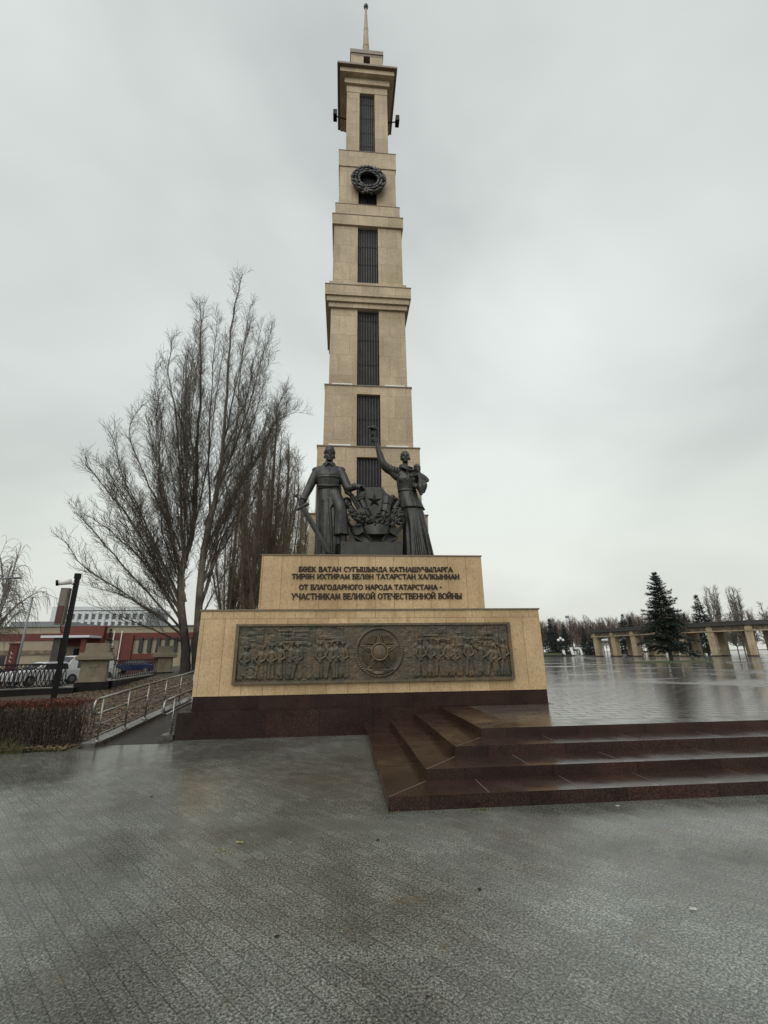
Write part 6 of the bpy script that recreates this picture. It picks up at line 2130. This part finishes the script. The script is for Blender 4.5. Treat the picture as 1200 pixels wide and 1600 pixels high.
BK = []
for i, p in enumerate(FR):
    d, n = nrm_at(i)
    BK.append(p + n * 4.4)
for ri, rowp in enumerate((FR, BK)):
    for i, p in enumerate(rowp):
        d, n = nrm_at(i)
        a = math.atan2(d.y, d.x)
        bm = B()
        box(bm, -0.48, 0.48, -0.62, 0.62, ZP + 0.22, ZP + HP, top=(-0.04, -0.04), rz=a, at=(p.x, p.y))
        box(bm, -0.10, 0.10, -0.70, 0.70, ZP + 0.22, ZP + HP - 0.1, rz=a, at=(p.x, p.y))
        q = obj('pier', bm, M['pergola_stone'], cl, world=True, bevel=0.04)
        bm = B(); box(bm, -0.52, 0.52, -0.74, 0.74, ZP - 0.05, ZP + 0.22, rz=a, at=(p.x, p.y)); obj('pier_base', bm, M['pergola_dark'], q, world=True)
        bm = B()                                       # round boss on the pier head
        for s in (-1,):
            c0 = p + n * s * 0.80 + Vector((0, 0, ZP + HP + 0.28))
            tube(bm, [c0 - n * s * 0.3, c0 + n * s * 0.06], 0.50, 18)
            tube(bm, [c0 + n * s * 0.05, c0 + n * s * 0.12], 0.30, 14)
        obj('boss', bm, M['pergola_stone'], q, world=True)


rz_ = random.Random(12)


def strip(P, w0, w1, z0, z1, nm, mt, swag=False):
    """wall along the polyline between offsets w0..w1"""
    bm = B()
    L = []
    for i, p in enumerate(P):
        d, n = nrm_at(i)
        ext = -d * 0.9 if i == 0 else Vector((0, 0, 0))
        L.append([bm.verts.new((q.x, q.y, z)) for q, z in ((p + n * w0 + ext, z0), (p + n * w1 + ext, z0), (p + n * w1 + ext, z1), (p + n * w0 + ext, z1))])
    for a, b in zip(L, L[1:]):
        for k in range(4):
            bm.faces.new((a[k], a[(k + 1) % 4], b[(k + 1) % 4], b[k]))
    bm.faces.new(L[0][::-1]); bm.faces.new(L[-1])
    bmesh.ops.recalc_face_normals(bm, faces=bm.faces)
    if swag:                                           # cast garlands along the frieze
        for i in range(len(P) - 1):
            for k in range(14):
                p = P[i].lerp(P[i + 1], (k + 0.5) / 14); d, n = nrm_at(i)
                ball(bm, p - n * 0.78 + Vector((0, 0, ZP + HP + 0.36 + 0.12 * math.sin(k * 1.5))), (0.14, 0.10, rz_.uniform(0.12, 0.26)), 6)
    return obj(nm, bm, M[mt], cl, world=True)


strip(FR, -0.75, -0.45, ZP + HP, ZP + HP + 0.75, 'frieze', 'frieze', True)
strip(FR, -0.85, -0.80 + 0.45, ZP + HP - 0.16, ZP + HP - 0.005, 'beam', 'pergola_stone')
strip(BK, 0.30, 0.60, ZP + HP, ZP + HP + 0.75, 'frieze', 'frieze')
strip(FR, -1.25, 5.6, ZP + HP + 0.76, ZP + HP + 1.36, 'roof', 'pergola_dark')
strip(FR, -1.31, 5.66, ZP + HP + 1.365, ZP + HP + 1.47, 'roof_edge', 'kerb')

# ------------------------------------------------------------------ jets on show, boards, globe lamp, chimney


def jet(label, x, y, z, rz, s, pylon):
    root = thing('jet_aircraft', label, 'aircraft', (x, y, z), R(rz), 'jets on show behind the colonnade')
    bm = B()
    tube(bm, [(-5.2 * s, 0, -0.10 * s), (-4.6 * s, 0, -0.04 * s), (-3.4 * s, 0, 0.05 * s), (-1.5 * s, 0, 0.12 * s), (1.0 * s, 0, 0.12 * s), (3.2 * s, 0, 0.10 * s), (4.6 * s, 0, 0.08 * s)],
         [0.04 * s, 0.22 * s, 0.46 * s, 0.62 * s, 0.64 * s, 0.50 * s, 0.32 * s], 16)
    obj('fuselage', bm, M['jet'], root, smooth=True)
    bm = B(); ball(bm, (-2.0 * s, 0, 0.55 * s), (1.25 * s, 0.34 * s, 0.42 * s), 16); obj('cockpit_canopy', bm, M['glass'], root, smooth=True)
    for sg in (-1, 1):
        bm = B()
        pts = [(-0.9 * s, sg * 0.5 * s), (0.9 * s, sg * 0.5 * s), (1.5 * s, sg * 4.3 * s), (0.6 * s, sg * 4.3 * s)]
        lo = [bm.verts.new((px, py, -0.16 * s)) for px, py in pts]; hi = [bm.verts.new((px, py, -0.04 * s)) for px, py in pts]
        bm.faces.new(lo[::-1]); bm.faces.new(hi)
        for k in range(4): bm.faces.new((lo[k], lo[(k + 1) % 4], hi[(k + 1) % 4], hi[k]))
        bmesh.ops.recalc_face_normals(bm, faces=bm.faces)
        obj('wing', bm, M['jet'], root)
        bm = B()
        pts = [(3.3 * s, sg * 0.3 * s), (4.4 * s, sg * 0.3 * s), (4.8 * s, sg * 1.9 * s), (4.1 * s, sg * 1.9 * s)]
        lo = [bm.verts.new((px, py, 0.30 * s)) for px, py in pts]; hi = [bm.verts.new((px, py, 0.38 * s)) for px, py in pts]
        bm.faces.new(lo[::-1]); bm.faces.new(hi)
        for k in range(4): bm.faces.new((lo[k], lo[(k + 1) % 4], hi[(k + 1) % 4], hi[k]))
        bmesh.ops.recalc_face_normals(bm, faces=bm.faces)
        obj('tailplane', bm, M['jet'], root)
    bm = B()
    prism(bm, [(2.6 * s, 0.45 * s), (4.4 * s, 0.3 * s), (5.0 * s, 1.9 * s), (4.2 * s, 1.95 * s)], -0.06 * s, 0.06 * s)
    obj('tail_fin', bm, M['jet'], root)
    if pylon:
        bm = B(); box(bm, -0.5, 0.5, -0.35, 0.35, ZP - z - 0.05, -0.3 * s); obj('stand', bm, M['pergola_dark'], root)
    else:
        for px, py in ((-2.6, 0), (0.6, -1.3), (0.6, 1.3)):
            bm = B(); tube(bm, [(px * s, py * s, -0.3 * s), (px * s, py * s, ZP - z + 0.3)], 0.09, 6); tube(bm, [(px * s, py * s - 0.1, ZP - z + 0.32), (px * s, py * s + 0.1, ZP - z + 0.32)], 0.33, 14)
            obj('landing_gear', bm, M['jet_dark'], root)


jet('pale grey jet parked left of the colonnade end, nose pointing left', 81.4, 139.4, 2.45, 10, 1.05, False)
jet('pale jet raised on a stand, seen between the first piers of the colonnade', 84.5, 128.0, 4.9, -28, 0.85, True)
for i, (x, y, h, lab) in enumerate([(54.9, 101.8, 1.7, 'small white board right at the foot of the globe lamp'), (57.2, 101.7, 2.2, 'taller white slanted board left of the parked jet'), (59.5, 101.5, 2.0, 'white slanted board before the nose of the parked jet')]):
    t = thing('info_board', lab, 'board', (x, y, ZP), R(10 + 12 * i), 'white boards across the plaza')
    bm = B(); box(bm, -0.45, 0.45, -0.04, 0.04, 0.35, h); bmesh.ops.rotate(bm, cent=(0, 0, 0.3), matrix=Matrix.Rotation(R(-14), 3, 'X'), verts=bm.verts); obj('panel', bm, M['white'], t)
    for s in (-0.3, 0.3):
        bm = B(); tube(bm, [(s, 0.05, -0.02), (s, 0.05, 0.7)], 0.04, 6); obj('leg', bm, M['roof'], t)
t = thing('globe_lamp', 'lamp post with three white globes beside the far spruce', 'lamp', (50.9, 94.6, ZP))
bm = B(); tube(bm, [(0, 0, 0), (0, 0, 3.6)], [0.10, 0.06], 8)
for dx in (-0.55, 0.55): tube(bm, smooth_path([(0, 0, 3.1), (dx * 0.7, 0, 3.15), (dx, 0, 3.45)], 3), 0.04, 6)
obj('post', bm, M['iron'], t)
for dx, z in ((-0.55, 3.75), (0.55, 3.75), (0.0, 4.15)):
    bm = B(); ball(bm, (dx, 0, z), 0.32, 14); obj('globe', bm, M['globe'], t, smooth=True)
t = thing('planting_bed', 'low dark kerbed bed around the far spruce by the globe lamp', 'bed', (50.5, 99.0, ZP))
bm = B(); box(bm, -4.6, 3.2, -3.0, 3.0, -0.05, 0.42); obj('kerb', bm, M['pergola_dark'], t, bevel=0.05)
bm = B(); rings_loft(bm, [(-0.7, 0, 0.40, 3.7, 2.8), (-0.7, 0, 0.75, 3.3, 2.4), (-0.7, 0, 0.85, 2.2, 1.4)], 24); obj('earth', bm, M['grass'], t)
t = thing('chimney', 'distant grey factory chimney rising over the far wood', 'chimney', (130.5, 245, 0))
bm = B(); tube(bm, [(0, 0, 0), (0, 0, 20.6)], [1.25, 1.0], 14); obj('stack', bm, M['grey_wall'], t, smooth=True)
bm = B(); tube(bm, [(0, 0, 20.6), (0, 0, 21.7)], [1.12, 1.08], 14); obj('rim', bm, M['roof'], t, smooth=True)

# ------------------------------------------------------------------ scraps on the paving
random.seed(140)
for i, (x, y, s, mt, lab, cat) in enumerate([
        (-1.69, -5.80, 0.030, 'yellow_leaf', 'small yellow leaf lying on the grey paving, larger of two', 'leaf'), (-1.80, -5.95, 0.018, 'yellow_leaf', 'tiny yellow leaf beside the larger yellow leaf', 'leaf'),
        (1.58, -7.32, 0.024, 'white', 'crumpled white paper scrap on the paving at the lower right', 'scrap'), (2.30, -5.30, 0.030, 'white', 'white scrap at the foot of the lowest step, far right', 'scrap'),
        (-0.42, -5.9, 0.019, 'dark_leaf', 'dark wet leaf on the paving left of the step corner', 'leaf'), (-3.1, -4.2, 0.022, 'dark_leaf', 'dark wet leaf on the paving at the left, below the hedge end', 'leaf'),
        (-1.15, -7.3, 0.019, 'dark_leaf', 'dark wet leaf low in the middle of the paving', 'leaf'), (0.25, -6.9, 0.018, 'dark_leaf', 'dark wet leaf on the paving right of the middle', 'leaf'),
        (-0.32, -7.9, 0.013, 'dark_leaf', 'dark wet leaf near the lower edge of the picture', 'leaf'), (2.35, -7.55, 0.019, 'dark_leaf', 'dark wet leaf at the right edge of the paving', 'leaf')]):
    bm = B()
    n = 7
    ring = [bm.verts.new((x + s * math.cos(2 * math.pi * k / n) * rnd(0.7, 1.2), y + s * math.sin(2 * math.pi * k / n) * rnd(0.5, 0.9), 0.004 + rnd(0, 0.4) * s)) for k in range(n)]
    c_ = bm.verts.new((x, y, 0.006 + s * 0.3))
    for k in range(n): bm.faces.new((c_, ring[k], ring[(k + 1) % n]))
    bmesh.ops.solidify(bm, geom=bm.faces[:], thickness=0.002)
    tag(obj('leaf' if cat == 'leaf' else 'paper_scrap', bm, M[mt]), lab, cat, 'scraps on the paving')
